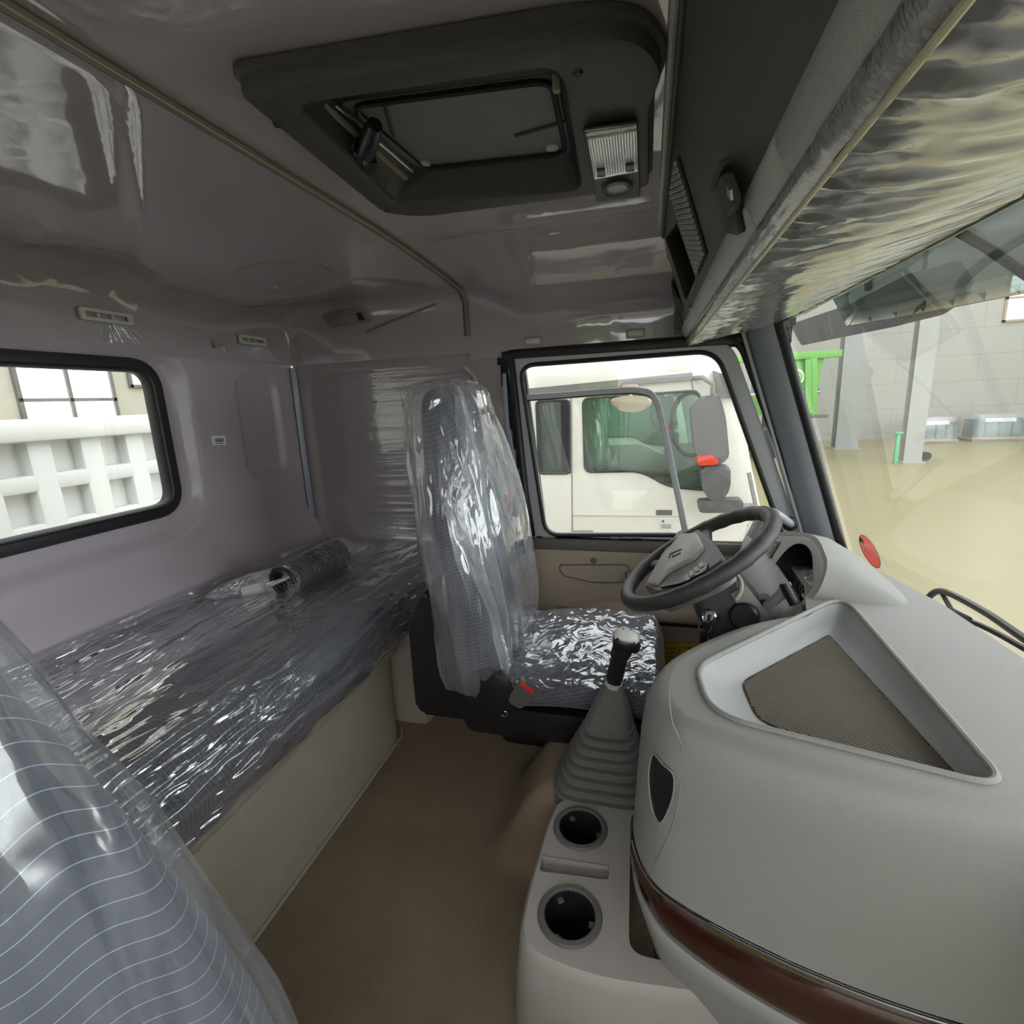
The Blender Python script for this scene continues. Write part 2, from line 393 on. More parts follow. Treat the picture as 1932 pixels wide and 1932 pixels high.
# steel columns
def column(px0, px1, pyb, X, label, bend=0):
    g = az((px0 + px1) / 2, pyb, GZ); d = ray((px0 + px1) / 2, pyb)
    w_ = (px1 - px0) / FPX * g.dot(CAM_F) * .92
    root = thing('steel_column', label, 'column', g, 'columns of the hall')
    box('flange', g + Vector((-w_ * .32, 0, 5.5)), (.03, w_, 11), 'column_grey', root, 0)
    box('flange', g + Vector((w_ * .32, 0, 5.5)), (.03, w_, 11), 'column_grey', root, 0)
    box('web', g + Vector((0, 0, 5.5)), (w_ * .62, .04, 11), 'column_grey', root, 0)
    box('base_plate', g + Vector((0, 0, .02)), (w_ * 1.25, w_ * 1.25, .04), 'column_grey', root, 0)
    return g, w_
g1, w1 = column(1572, 1612, 846, 0, 'grey steel column nearest the green dump body')
g2, w2 = column(1700, 1732, 872, 0, 'grey steel column between two green guard posts')
for k, (pa, lab) in enumerate((((1688, 875), 'short green guard post left of the grey column'), ((1730, 868), 'short pale green guard post with black roller, right of the column'))):
    g = az(*pa, GZ); r = thing('guard_post', lab, 'post', g, 'green guard posts')
    box('post', g + Vector((0, 0, .5)), (.1, .1, 1.0), 'guard_green', r, .01)
    box('top_plate', g + Vector((0, 0, 1.02)), (.22, .22, .05), 'guard_green', r, .01)
    lathe('roller', [(.0, -.1), (.14, -.1), (.14, .1), (0, .1)], g + Vector((-.16, -.16 if k else .05, .16)), (1, 0, 0), 'black_rubber', r, 16) if k else None
# wrapped pallets against the far wall
def pallet(px0, px1, py0, py1, lab):
    g = az((px0 + px1) / 2, py1 + 2, GZ); s = g.dot(CAM_F) / FPX; W = (px1 - px0) * s * .9; H = (py1 - py0) * s
    r = thing('wrapped_pallet', lab, 'pallet', g, 'plastic-wrapped pallets by the far wall')
    box('pallet_base', g + Vector((.5, 0, .08)), (1.2, W, .16), 'brown_box', r, .01)
    for k in range(4):
        box('machine_part', g + Vector((.5, (k - 1.5) * W * .24, .16 + H * .36 * (.75 + .3 * random.random()))), (.8, W * .2, H * .72), 'teal_goods', r, .03)
    box('crossbar', g + Vector((.08, 0, H * .78)), (.06, W * .55, .16), 'label_white', r, .01)
    rings = []
    for t in range(7):
        z = .1 + (H - .1) * t / 6; ring = []
        for j in range(36):
            a_ = 2 * math.pi * j / 36; f = 1 - .12 * (t / 6) ** 2 + .07 * fbm((math.cos(a_) * 2 + px0, math.sin(a_) * 2, z * 2))
            ring.append(g + Vector((.5 + math.copysign(abs(math.cos(a_)) ** .4, math.cos(a_)) * .66 * f, math.copysign(abs(math.sin(a_)) ** .4, math.sin(a_)) * W * .52 * f, z)))
        rings.append(ring)
    loft('plastic_wrap', rings, 'film_clear', r)
pallet(1728, 1803, 786, 834, 'plastic-wrapped pallet of machine parts nearest the grey column')
pallet(1835, 1932, 780, 830, 'plastic-wrapped pallet of machine parts at the right edge of the windshield')
# green dump body standing on a truck chassis
XB = 21.0
gb = thing('green_tipper_bin', 'bright green tipper bin with white round emblem seen beside the front pillar', 'tipper bin', (XB, -5.6, GZ))
def gx(px, py, X=XB): return ax(px, py, X)
top_l, top_r, bl, br_ = gx(1440, 668), gx(1557, 662), gx(1455, 785), gx(1533, 785)
side = [gx(1440, 668), gx(1540, 668), gx(1535, 785), gx(1440, 785)]
prism('side_panel', side, (2.4, 0, 0), 'bin_green', gb, .03)
box('top_rail', (gx(1490, 672) + gx(1530, 671)) / 2 + Vector((-.06, .5, 0)), (.16, 3.6, .26), 'bin_green', gb, .03)
prism('front_wall', [gx(1536, 668), gx(1558, 662), gx(1549, 700), gx(1543, 765), gx(1530, 785)], (2.4, 0, 0), 'bin_green', gb, .03)
for p in ((1523, 678), (1533, 676)):
    q = gx(*p); prism('rib', [q + Vector((-.02, .1, 0)), q + Vector((-.02, -.12, 0)), gx(p[0] + 1, 780) + Vector((-.02, -.12, 0)), gx(p[0] + 1, 780) + Vector((-.02, .1, 0))], (-.12, 0, 0), 'bin_green', gb, .02)
q = gx(1500, 712); lathe('emblem_disc', [(0, 0), (.30, 0), (.30, .02), (0, .02)], q + Vector((-.03, 0, 0)), (-1, 0, 0), 'label_white', gb, 28)
lathe('emblem_inner', [(0, 0), (.24, 0), (.24, .01), (0, .01)], q + Vector((-.055, 0, 0)), (-1, 0, 0), 'bin_green', gb, 28)
for dz_ in (-.07, .0, .07): box('emblem_bar', q + Vector((-.07, 0, dz_)), (.01, .26, .035), 'label_white', gb, 0)
for i, mm in enumerate(('flag_blue', 'label_white', 'flag_red')):
    q = gx(1490, 738 + i * 2.6); box('stripe', q + Vector((-.02, .2, 0)), (.03, 2.4, .06), mm, gb, 0)
box('hinge_arm', gx(1538, 786) + Vector((.3, -.1, 0)), (.3, .8, .12), 'truck_grey', gb, .02)
for k, yy in enumerate((-4.4, -2.2)):
    for xx in (.1, 2.1):
        lathe('wheel', [(0, -.15), (.3, -.15), (.52, -.13), (.52, .13), (.3, .15), (0, .15)], (XB + xx + .1, yy, GZ + .52), (1, 0, 0), 'black_rubber', gb, 24)
box('chassis', (XB + 1.2, -3.6, GZ + 1.0), (1.0, 4.6, .35), 'truck_grey', gb, .02)
for xx in (.55, 1.85):
    for yy in (-2.2, -4.6): box('body_support', (XB + xx, yy, GZ + 1.6), (.2, .25, 1.4), 'truck_grey', gb, .02)

# green dump truck standing beside the open passenger door (its colour shows in the glossy film)
gt = thing('green_dump_truck', 'green dump truck standing on the passenger side, mirrored in the glossy film', 'truck', (-5.4, .5, GZ))
box('body', (-5.4, 2.0, -.25), (2.3, 2.8, 1.7), 'bin_green', gt, .04)
box('tank', (-5.4, -.5, -.5), (2.2, 2.0, 1.5), 'dump_white', gt, .2)
for k in range(5): box('rib', (-4.22, .75 + k * .62, -.25), (.1, .12, 1.6), 'bin_green', gt, .01)
box('cab', (-5.4, -3.0, -.55), (2.3, 1.9, 2.3), 'truck_white', gt, .12)
box('chassis', (-5.4, -.2, -1.45), (1.1, 7.0, .3), 'truck_grey', gt, .02)
for yy in (-3.0, 1.2, 2.6):
    for xx in (-6.35, -4.45): lathe('wheel', [(0, -.15), (.3, -.15), (.52, -.13), (.52, .13), (.3, .15), (0, .15)], (xx, yy, GZ + .52), (1, 0, 0), 'black_rubber', gt, 24)
for yy in (-3.0, 1.9): box('axle', (-5.4, yy, GZ + .6), (1.9, .2, .9), 'truck_grey', gt, .02)

# white dump box behind the cab: plate with raised ribs
YD = 2.7
zt = ay(150, 787, YD).z
db = thing('white_dump_box', 'white dump box wall with square recesses seen through the rear window', 'dump box', (1.5, YD, GZ))
box('plate', (1.2, YD + .20, zt - 1.2), (5.2, .05, 2.4), 'dump_white', db, 0)
def dz(px, py): return ay(px, py, YD)
box('top_rail', (1.2, YD + .13, zt - .052), (5.2, .16, .105), 'dump_white', db, .02)
pitch = .235; x0 = ay(108, 860, YD).x
for i in range(-8, 12): box('upright_rib', (x0 + i * pitch, YD + .15, zt - 1.2), (.105, .10, 2.4), 'dump_white', db, .012)
zr = zt - .105 - .155 - .04
for j in range(0, 7): box('cross_rib', (1.2, YD + .15, zr - j * .235), (5.2, .098, .08), 'dump_white', db, .012)
for xx in (-.6, 3.0): box('support_leg', (xx, YD + .5, GZ + .35), (.3, .3, .72), 'truck_grey', db, .02)

# ---------------------------------------------------------------- neighbouring white truck cabs
XN = 3.8
def nx(px, py, X=XN): return ax(px, py, X)
def white_truck():
    t = thing('white_truck_cab', 'white truck cab parked right outside the driver window', 'truck', (XN + 1.1, 0, GZ), 'white truck cabs parked alongside')
    W_ = 2.2
    fr = [(1343, 668), (1382, 715), (1402, 790), (1420, 890), (1440, 985), (1450, 1200)]
    side = [nx(880, 705), nx(1000, 684), nx(1200, 668), nx(1320, 662)] + [nx(*p) for p in fr] + [nx(1455, 1400), nx(880, 1400)]
    w_small = rpoly([nx(1012, 757), nx(1074, 755), nx(1075, 893), nx(1018, 893)], .035)
    w_door = rpoly([nx(1100, 752), nx(1318, 737), nx(1345, 925), nx(1262, 918), nx(1210, 888), nx(1104, 890)], [.05, .05, .03, .09, .09, .05])
    # body: near and far side plates, roof, front, floor, back
    plate('side_panel', side, [w_small, w_door], (.05, 0, 0), 'truck_white', t, .01)
    plate('side_panel', [p + Vector((W_, 0, 0)) for p in side], [[p + Vector((W_, 0, 0)) for p in w_small], [p + Vector((W_, 0, 0)) for p in w_door]], (-.05, 0, 0), 'truck_white', t, .01)
    top = [nx(880, 705), nx(1000, 684), nx(1200, 668), nx(1320, 662), nx(*fr[0])]
    loft('roof_shell', [[p + Vector((x, 0, dz_)) for p in top] for x, dz_ in ((0, 0), (.12, .05), (.5, .09), (1.7, .09), (2.08, .05), (W_, 0))], 'truck_white', t, False, False, 60, .03)
    frp = [nx(*p) for p in fr]
    loft('front_panel', [[p + Vector((x, 0, 0)) for p in frp[3:]] for x in (0, W_)], 'truck_white', t, False, False, 60, .04)
    loft('windshield', [[p + Vector((x, -.03 * math.sin(math.pi * x / W_), 0)) for p in frp[1:4]] for x in (.06, .6, 1.1, 1.6, 2.14)], 'glass_green', t, False, False)
    loft('windshield_header', [[p + Vector((x, 0, 0)) for p in frp[:2]] for x in (0, W_)], 'truck_white', t, False, False, 60, .03)
    back = [nx(880, 705), nx(880, 1400)]
    loft('back_panel', [[p + Vector((x, 0, 0)) for p in back] for x in (0, W_)], 'truck_grey', t, False, False, 60, .03)
    zf = nx(1000, 1000).z - .15
    box('cab_floor', (XN + W_ / 2, (side[0].y + frp[4].y) / 2, zf - .3), (W_ - .12, side[0].y - frp[4].y - .1, .05), 'truck_grey', t, 0)
    box('cab_dashboard', (XN + W_ / 2, frp[3].y + .32, zf + .42), (W_ - .16, .42, .42), 'truck_grey', t, .06)
    sw_ = [nx(1305 + 38 * math.cos(a_), 800 + 60 * math.sin(a_), XN + .6) for a_ in [k * math.pi / 10 for k in range(20)]]
    tube('steering_wheel', sw_, .02, 'black_plastic', t, 8, True)
    def seat(x, film_on):
        c0 = nx(1132, 890, x)
        rings = []
        for k in range(9):
            f = k / 8; zz = c0.z - .25 + f * .95; wd = .25 * (1 - .25 * f ** 3) * (1 if f < .97 else .8); dp = .085 * (1 - .3 * f)
            rings.append([Vector((x + wd * math.copysign(abs(math.cos(a_)) ** .6, math.cos(a_)), c0.y + .06 * f + dp * math.copysign(abs(math.sin(a_)) ** .7, math.sin(a_)), zz)) for a_ in [j * math.pi / 10 for j in range(20)]])
        s_ = loft('seat', rings, 'truck_grey', t)
        cv = [[Vector((x + (p.x - x) * 1.06, c0.y + (p.y - c0.y) * 1.3 + .02 * fbm((p.x * 9, p.y * 9, p.z * 3)), p.z + .01)) for p in rg] for rg in rings]
        loft('plastic_cover', cv, 'film_seat', s_, False)
        box('seat_cushion', (x, c0.y - .25, c0.z - .28), (.5, .5, .18), 'truck_grey', t, .05)
    seat(XN + .55, True); seat(XN + 1.65, True)
    # bodywork trim on the near side
    e = -.012
    def strip(n, pts, m, d=e, bev=0): prism(n, [nx(*p) for p in pts], (d, 0, 0), m, t, bev)
    strip('roof_gutter', [(960, 737), (1306, 703), (1306, 716), (960, 748)], 'truck_grey', -.03)
    strip('pillar_cover', [(1058, 757), (1076, 756), (1077, 893), (1060, 893)], 'black_plastic', -.006)
    prism('small_glass', [p + Vector((.03, 0, 0)) for p in w_small], (.006, 0, 0), 'glass_green', t)
    prism('door_glass', [p + Vector((.03, 0, 0)) for p in w_door], (.006, 0, 0), 'glass_green', t)
    prism('far_door_glass', [p + Vector((W_ - .03, 0, 0)) for p in w_door], (.006, 0, 0), 'glass_green', t)
    prism('far_small_glass', [p + Vector((W_ - .03, 0, 0)) for p in w_small], (.006, 0, 0), 'glass_green', t)
    for nm, wp in (('window_seal', w_small), ('window_seal', w_door)):
        tube(nm, [p + Vector((-.002, 0, 0)) for p in wp], .010, 'black_rubber', t, 6, True)
    strip('door_gap', [(1077, 735), (1079, 735), (1081, 1010), (1079, 1010)], 'gap_line', -.003)
    strip('door_gap', [(1300, 702), (1302.5, 702), (1309, 735), (1306.5, 735)], 'gap_line', -.003)
    strip('waist_crease', [(1081, 970), (1290, 972), (1290, 974), (1081, 972)], 'truck_white', -.006)
    strip('fuel_flap', rp2([(985, 930), (1026, 931), (1029, 1010), (990, 1010)]), 'truck_white', -.008)
    strip('model_plate', [(1238, 962), (1268, 962), (1268, 972), (1238, 972)], 'truck_grey', -.006)
    strip('notice_sticker', [(1244, 978), (1268, 978), (1268, 1000), (1246, 1000)], 'label_white', -.004)
    q = nx(1251, 983); text('warning_mark', '\u25b2', 'ink', q + Vector((-.006, 0, 0)), (0, -1, 0), (0, 0, 1), .025, t)
    for k in range(3): strip('notice_text', [(1247, 989 + k * 3), (1266, 989 + k * 3), (1266, 990.4 + k * 3), (1247, 990.4 + k * 3)], 'gap_line', -.006)
    strip('step_lip', [(1081, 1001), (1118, 1001), (1126, 1010), (1081, 1010)], 'truck_grey', -.03)
    for k, yy in enumerate((-.35, )):
        for xx in (.2, 2.0): lathe('wheel', [(0, -.15), (.3, -.15), (.52, -.13), (.52, .13), (.3, .15), (0, .15)], (XN + xx, yy, GZ + .52), (1, 0, 0), 'black_rubber', t, 24)
    # kerb mirror over the door and the big mirror arm at the front corner
    ko = [nx(1192 + 38 * math.cos(a_) + 0, 757 + 20 * math.sin(a_) * (1 if math.sin(a_) > 0 else .55), XN - .22) for a_ in [j * math.pi / 14 for j in range(28)]]
    km = prism('kerb_mirror', ko, (-.09, 0, 0), 'brown_box', t, .02)
    box('bracket', (nx(1190, 731, XN - .12)), (.22, .1, .035), 'brown_box', t, .006)
    tube('bracket_arm', [nx(1190, 733, XN - .02), nx(1190, 733, XN - .2), nx(1190, 748, XN - .24)], .014, 'brown_box', t, 6)
    XM = XN - .25
    up = [(1303, 772), (1312, 760), (1330, 744), (1338, 757), (1352, 738), (1362, 758), (1370, 790), (1377, 866), (1350, 880), (1318, 862), (1310, 850)]
    h = prism('mirror_housing', rpoly([nx(*p, XM) for p in up], .03), (.14, 0, 0), 'mirror_grey', t, .025)
    lo = [(1321, 880), (1378, 879), (1379, 915), (1372, 935), (1355, 946), (1338, 944), (1326, 925)]
    prism('lower_mirror_housing', rpoly([nx(*p, XM) for p in lo], .03), (.13, 0, 0), 'mirror_grey', t, .025)
    prism('mirror_foot', rpoly([nx(*p, XM) for p in ((1317, 946), (1402, 943), (1403, 965), (1380, 968), (1320, 968))], .02), (.12, 0, 0), 'mirror_grey', t, .015)
    prism('turn_reflector', rpoly([nx(*p, XM - .02) for p in ((1315, 862), (1345, 859), (1357, 870), (1354, 877), (1318, 879))], .012), (.1, 0, 0), 'reflector_red', t, .01)
    tube('mirror_bar', [nx(1345, 750, XM + .07), nx(1345, 725, XM + .07), nx(1325, 712, XM + .2), nx(1308, 714, XN)], .016, 'truck_grey', t, 8)
    tube('mirror_bar', [nx(1350, 955, XM + .07), nx(1400, 955, XM + .12), nx(1420, 955, XN)], .02, 'truck_grey', t, 8)
    tube('mirror_spine', [nx(1345, 760, XM + .07), nx(1350, 955, XM + .07)], .012, 'truck_grey', t, 8)
    strip('visor_edge', [(1345, 700), (1385, 715), (1388, 750), (1352, 748)], 'truck_grey', -.05)
    return t
def rp2(pts): return [(p.x, p.y) for p in rpoly([Vector((a_, b_)) for a_, b_ in pts], 6, 3)]
tr1 = white_truck()
tr2 = dup(tr1, (3.3, .15, 0), 'white truck cab farther off, seen through the nearer cab windows')
# ---------------------------------------------------------------- cab shell
XL, XR, YR, ZF = -.34, 1.95, 1.5, -1.19     # passenger side, driver side, rear wall, floor
def zc(x): return .45 - .04 * max(0, (abs(x - .82) - .35) / .78) ** 2
def bend(t, flat, r, drop):
    """path: flat run, quarter arc of radius r, then straight down; returns (run, drop)"""
    arc = r * math.pi / 2; s = t * (flat + arc + drop)
    if s < flat: return s, 0
    if s < flat + arc: a_ = (s - flat) / r; return flat + r * math.sin(a_), r * (1 - math.cos(a_))
    return flat + r, r + (s - flat - arc)
# floor
def floor_h(x, y): return ZF + .205 * sm(1.02, 1.11, x) * sm(1.42, 1.32, x) * sm(.42, .24, y)
fl = grid("floor", lambda u, v: Vector((XL + u * (XR - XL), -.62 + v * 2.12, floor_h(XL + u * (XR - XL), -.62 + v * 2.12))), 100, 84, "carpet", None); struct(fl)
tb = tube('trim_1', [(XL, .862, ZF + .004), (.75, .861, ZF + .004), (1.2, .860, ZF + .004), (1.46, .862, ZF + .004), (1.50, .885, ZF + .005)], .005, 'pale_bead', None, 6); struct(tb)
# rear wall with window opening and pressed pockets
WCX, WCZ, WHX, WHZ, WR = .80, -.07, .505, .228, .075
def rear_h(x, z):
    d = sdf_rr(x, z, WCX, WCZ, WHX, WHZ, WR)
    h = .028 * sm(.115, .055, d)
    h += .014 * sm(.012, -.012, sdf_rr(x, z, 1.725, -.055, .105, .19, .05))
    h -= .05 * sm(-.40, -.58, z)
    return h * sm(.192, .17, z) + .008 * sm(.182, .19, z)
NZ0, NZ1 = -.80, .215
wr = grid('wall_rear', lambda u, v: Vector((XL + u * (XR - XL), YR + rear_h(XL + u * (XR - XL), NZ0 + v * (NZ1 - NZ0)), NZ0 + v * (NZ1 - NZ0))), 190, 90, 'wall_liner', None,
          keep=lambda u, v: sdf_rr(XL + u * (XR - XL), NZ0 + v * (NZ1 - NZ0), WCX, WCZ, WHX, WHZ, WR) > -.004); struct(wr)
w1_ = sroot('window_1', (WCX, YR, WCZ))
def rr_loop(cx, cz, hx, hz, r, y, off=0, n=8):
    pts = [(cx - hx - off, y, cz - hz - off), (cx + hx + off, y, cz - hz - off), (cx + hx + off, y, cz + hz + off), (cx - hx - off, y, cz + hz + off)]
    return rpoly(pts, r + off, n)
tube('window_seal', rr_loop(WCX, WCZ, WHX, WHZ, WR, YR + .03), 0, 'black_rubber', w1_, 12, True, flat=(.024, .022, (0, 1, 0)))
tube('seal_lip', rr_loop(WCX, WCZ, WHX, WHZ, WR, YR + .012, -.012), .006, 'black_rubber', w1_, 8, True)
prism('pane', rr_loop(WCX, WCZ, WHX, WHZ, WR, YR + .042), (0, .005, 0), 'glass_clear', w1_)
# rear headliner: ceiling behind the seam, rolling down to the rear and side walls
def crease(x, y):
    # diagonal step of the pressed pan above the rear window
    return (y - .77) - (x - .69) * 1.18
def rear_head(u, v):
    rx, dx = bend(u, 2.23, .06, .25); ry, dy = bend(v, .73, .09, .15)
    x = XL + rx; x = min(x, XR); y = .68 + ry
    z = zc(x) - dx - dy - .07 * max(0, min(1, (y - .70) / .67)) ** 1.4 * sm(1.9, 1.55, x)
    e = crease(x, y)
    if x < 1.32: z += .022 * sm(-.03, .03, e) * sm(1.30, 1.2, x) * sm(.0, .08, v)
    # shallow round pressing above the far corner and oval pan
    z += .012 * sm(.16, .13, math.hypot((x - 1.5) * .9, y - 1.12)) + .012 * sm(.12, .09, math.hypot((x - 1.12) * .7, (y - 1.42)))
    if z < .19: y -= .0; z = .19
    return Vector((x, min(y, YR), z))
ce = sroot('ceiling', (.8, .6, .45))
grid('rear_headliner', rear_head, 130, 80, 'headliner', ce)
# front headliner with the hatch opening
HZ = .437
def hz(px, py, z=HZ): return az(px, py, z)
hat_out = [hz(452, 178), hz(1085, 74), hz(1200, 72), hz(1262, 135), hz(1226, 200), hz(1224, 352), hz(1200, 362), hz(790, 410), hz(720, 400), hz(470, 215)]
hole = [(.735, .545), (.735, .06), (1.265, .03), (1.265, .575)]
hi = rpoly([az(x, y, .412) for x, y in ((556, 203), (1040, 131), (1064, 160), (1096, 350), (1085, 362), (760, 390), (735, 375))], [.03, .03, .02, .02, .03, .05, .03], 8)
hi_c = sum(hi, Vector()) / len(hi); hi_big = [hi_c + (p - hi_c) * 1.04 for p in hi]
def front_head(u, v):
    rx, dx = bend(u, 2.24, .05, .22); x = min(XL + rx, XR); y = -.12 + v * .80
    d = sdf_rr(x, y, 1.0, .30, .36, .36, .1)
    z = zc(x) - dx + .03 * sm(.02, .14, d) * sm(.66, .5, y) * sm(1.85, 1.6, x)
    z -= .085 * (max(0, x - 1.32) / .6) ** 1.35 * sm(.66, .40, y) * (1 if dx < .02 else 1)
    if z < .165: z = .165
    return Vector((x, y, z))
grid('front_headliner', front_head, 130, 60, 'headliner', ce, keep=lambda u, v: not inside((XL + bend(u, 2.24, .05, .22)[0], -.12 + v * .80), hi_big))
box('backing', (1.975, .52, .30), (.02, 1.96, .30), 'black_rubber', ce, 0); box('backing', (.8, 1.525, .33), (2.3, .02, .27), 'black_rubber', ce, 0)  # unseen dark plates added behind the liners to stop light leaking in
# seam profile between the two headliners
sx = [XL + bend(k / 40, 2.24, .05, .05)[0] for k in range(41)]
sp = [Vector((min(XL + bend(k / 40, 2.24, .05, .10)[0], XR - .004), .682, zc(min(XR, XL + bend(k / 40, 2.24, .05, .10)[0])) - bend(k / 40, 2.24, .05, .10)[1] - .006)) for k in range(41)]
st = sroot('trim_2', (.8, .68, .44))
tube('seam_strip', sp, 0, 'seam_bead', st, 10, False, (.009, .004, (0, 1, 0)))
tube('seam_welt', [p + Vector((0, .013, .002)) for p in sp], .003, 'door_trim_dark', st, 6)
tube('seam_welt', [p + Vector((0, -.005, -.003)) for p in sp], .002, 'pale_bead', st, 6)
tube('side_seam', [ax(868, 556, 1.945), ax(800, 582, 1.943), ax(745, 603, 1.943), ax(690, 626, 1.944)], .004, 'seam_bead', st, 6)
# driver-side wall behind the door
def side_h(y, z):
    h = .016 * sm(.014, -.014, sdf_rr(y, z, 1.06, -.22, .385, .35, .07))
    return h + .006 * sm(.0, .02, z - .165)
wl = grid('wall_driver', lambda u, v: Vector((XR + side_h(.40 + u * 1.10, -1.20 + v * 1.40), .40 + u * 1.10, -1.20 + v * 1.40)), 90, 90, 'side_liner', None,
          keep=lambda u, v: .40 + u * 1.10 > (.462 + .15 * (-1.20 + v * 1.40 + .55) if -1.20 + v * 1.40 > -.56 else .49)); struct(wl)
# protective film on that wall, pulled into fine horizontal gathers near the seat
def gather(u, v):
    y = 1.28 - u * .62; z = -.60 + v * .74; k = sm(.0, .35, u) * (.35 + .65 * sm(.9, .1, v)); q = fbm((y * 1.2, z * 46, 3), 3)
    return Vector((XR - .003 - .007 * max(0, q) * k - .004 * max(0, fbm((y * 3, z * 90, 8), 2)) * k, y, z))
grid('film_sheet', gather, 40, 240, film('film_wall', haze=.02, bscale=60, bstr=.05, gloss=.05, rough=.05, gmul=1.2), wl, ang=180)
# vertical film-covered joint strip in the rear corner
cs = tube('trim_3', [(1.935, 1.485, .18), (1.935, 1.485, -.20), (1.935, 1.485, -.62)], 0, mat('corner_bead', (.30, .33, .42), .3, coat=1), None, 8, False, (.012, .004, (1, -1, 0))); struct(cs)
wp = box('wall_passenger', (XL - .02, 1.03, -.37), (.03, .95, 1.64), 'side_liner', None, 0); struct(wp)
fw = box('wall_front', ((XL + XR) / 2, -.71, -.90), (XR - XL, .03, .60), 'dark_plastic', None, 0); struct(fw)

# ---------------------------------------------------------------- driver's door
dr = sroot('door_1', (XR, 0, -1.1))
X0 = XR
def dx(px, py, X=X0): return ax(px, py, X)
win = rpoly([dx(981, 690), dx(1352, 662), dx(1476, 1010), dx(1466, 1092), dx(1345, 1092), dx(1288, 1009), dx(1030, 1009)], [.06, .07, .04, .03, .05, .04, .06], 8)
prism('door_jamb', [dx(905, 655, 1.985), dx(985, 660, 1.985), dx(1032, 1014, 1.985), dx(970, 1014, 1.985)], (.03, 0, 0), 'black_rubber', dr)
outer = rpoly([dx(954, 676), dx(1380, 640), dx(1512, 1010), dx(1520, 1130), dx(1015, 1130), dx(1010, 1016)], [.06, .07, .04, .03, .02, .03], 8)
plate('window_frame', outer, [win], (.05, 0, 0), 'grey_metal', dr, .006)
tube('window_seal', [p + Vector((-.004, 0, 0)) for p in win], .0085, 'black_rubber', dr, 8, True)
seal = [p for p in rpoly([dx(946, 668), dx(1394, 634), dx(1530, 1010), dx(1540, 1130)], [.05, .07, .03, .02], 8)]
tube('door_seal', [dx(1008, 1040), dx(1000, 1010)] + seal, .014, 'black_rubber', dr, 8)
prism('pane', [p + Vector((.03, 0, 0)) for p in win], (.005, 0, 0), 'glass_clear', dr)
bar = curve([dx(974, 751), dx(1060, 745), dx(1150, 738), dx(1205, 737), dx(1234, 750), dx(1250, 800), dx(1270, 890), dx(1293, 1003)], 6)
tube('glass_channel', [p + Vector((.012, 0, 0)) for p in bar], 0, 'grey_metal', dr, 10, False, (.012, .012, (1, 0, 0)))
tube('channel_rubber', [p + Vector((.004, .0, -.012)) for p in bar], .003, 'black_rubber', dr, 6)
# lower door trim
def door_low(u, v):
    y = .50 - u * 1.16; z = -.545 - v * .62; x = X0
    x -= .012 * sm(.035, .05, v * .62) - .0
    x += .01 * sm(.01, -.006, sdf_rr(y, z, .02, -.70, .20, .035, .025)) * .4
    x -= .03 * sm(.40, .62, v) * sm(1, .9, v)
    return Vector((x, y, z))
grid('trim_panel', door_low, 70, 50, 'door_trim', dr)
box('belt_rail', (X0 - .004, -.08, -.575), (.03, 1.12, .048), 'door_trim_dark', dr, .01)
for k in range(3):
    q = dx(1160 + k * 22, 1013); box('belt_clip', q + Vector((-.012, 0, 0)), (.008, .034, .008), 'seam_bead', dr, .002)
lathe('screw_cap', [(0, 0), (.012, 0), (.013, .004), (.008, .006), (.006, .002), (0, .002)], dx(1121, 1055) + Vector((-.013, 0, 0)), (-1, 0, 0), 'door_trim_dark', dr, 16)
pk = rpoly([dx(1054, 1066, X0 - .014), dx(1185, 1066, X0 - .014), dx(1190, 1098, X0 - .014), dx(1118, 1098, X0 - .014), dx(1062, 1085, X0 - .014)], .02)
tube('pocket_outline', pk, .004, 'door_trim_dark', dr, 6, True)
prism('pocket_lid', [p + Vector((.001, 0, 0)) for p in pk], (-.004, 0, 0), 'door_trim', dr)
hp = rpoly([dx(1178, 1078, X0 - .016), dx(1196, 1076, X0 - .016), dx(1197, 1096, X0 - .016), dx(1183, 1097, X0 - .016)], .012)
o = prism('handle_cup', hp, (-.016, 0, 0), 'door_trim_dark', dr, .004)
prism('pull_handle', [p * .996 for p in rpoly([dx(1182, 1079, X0 - .034), dx(1196, 1079, X0 - .034), dx(1195, 1093, X0 - .034), dx(1186, 1094, X0 - .034)], .01)], (-.006, 0, 0), 'cream_clip', o, .002)
arm = []
for k in range(25):
    f = k / 24; y = ax(1058, 1150, X0).y * (1 - f) + (-.60) * f
    hgt = .052 * min(1, (math.sin(min(f / .5, 1) * math.pi / 2)) ** .8) + .002; dep = .075 * min(1, math.sin(min(f / .45, 1) * math.pi / 2)) + .002
    zc_ = -.832 + .004 * f
    arm.append([Vector((X0 - .03 - dep * max(0, math.cos(a_)) , y, zc_ + hgt * math.sin(a_) * (1 if math.sin(a_) > 0 else .55))) for a_ in [-math.pi / 2 + j * math.pi / 10 for j in range(11)]] + [Vector((X0 + .01, y, zc_ + hgt)), Vector((X0 + .01, y, zc_ - hgt * .55))])
loft('armrest', arm, 'door_trim', dr)
# strip of wall above the door
hd = box('trim_4', (X0 + .004, .05, .172), (.03, 1.0, .03), 'black_rubber', None, .006); struct(hd)
dp = tube('trim_5', [dx(951, 705, 1.94), dx(957, 800, 1.94), dx(975, 900, 1.94)], 0, 'corner_bead', None, 8, False, (.008, .004, (0, 1, 0))); struct(dp)

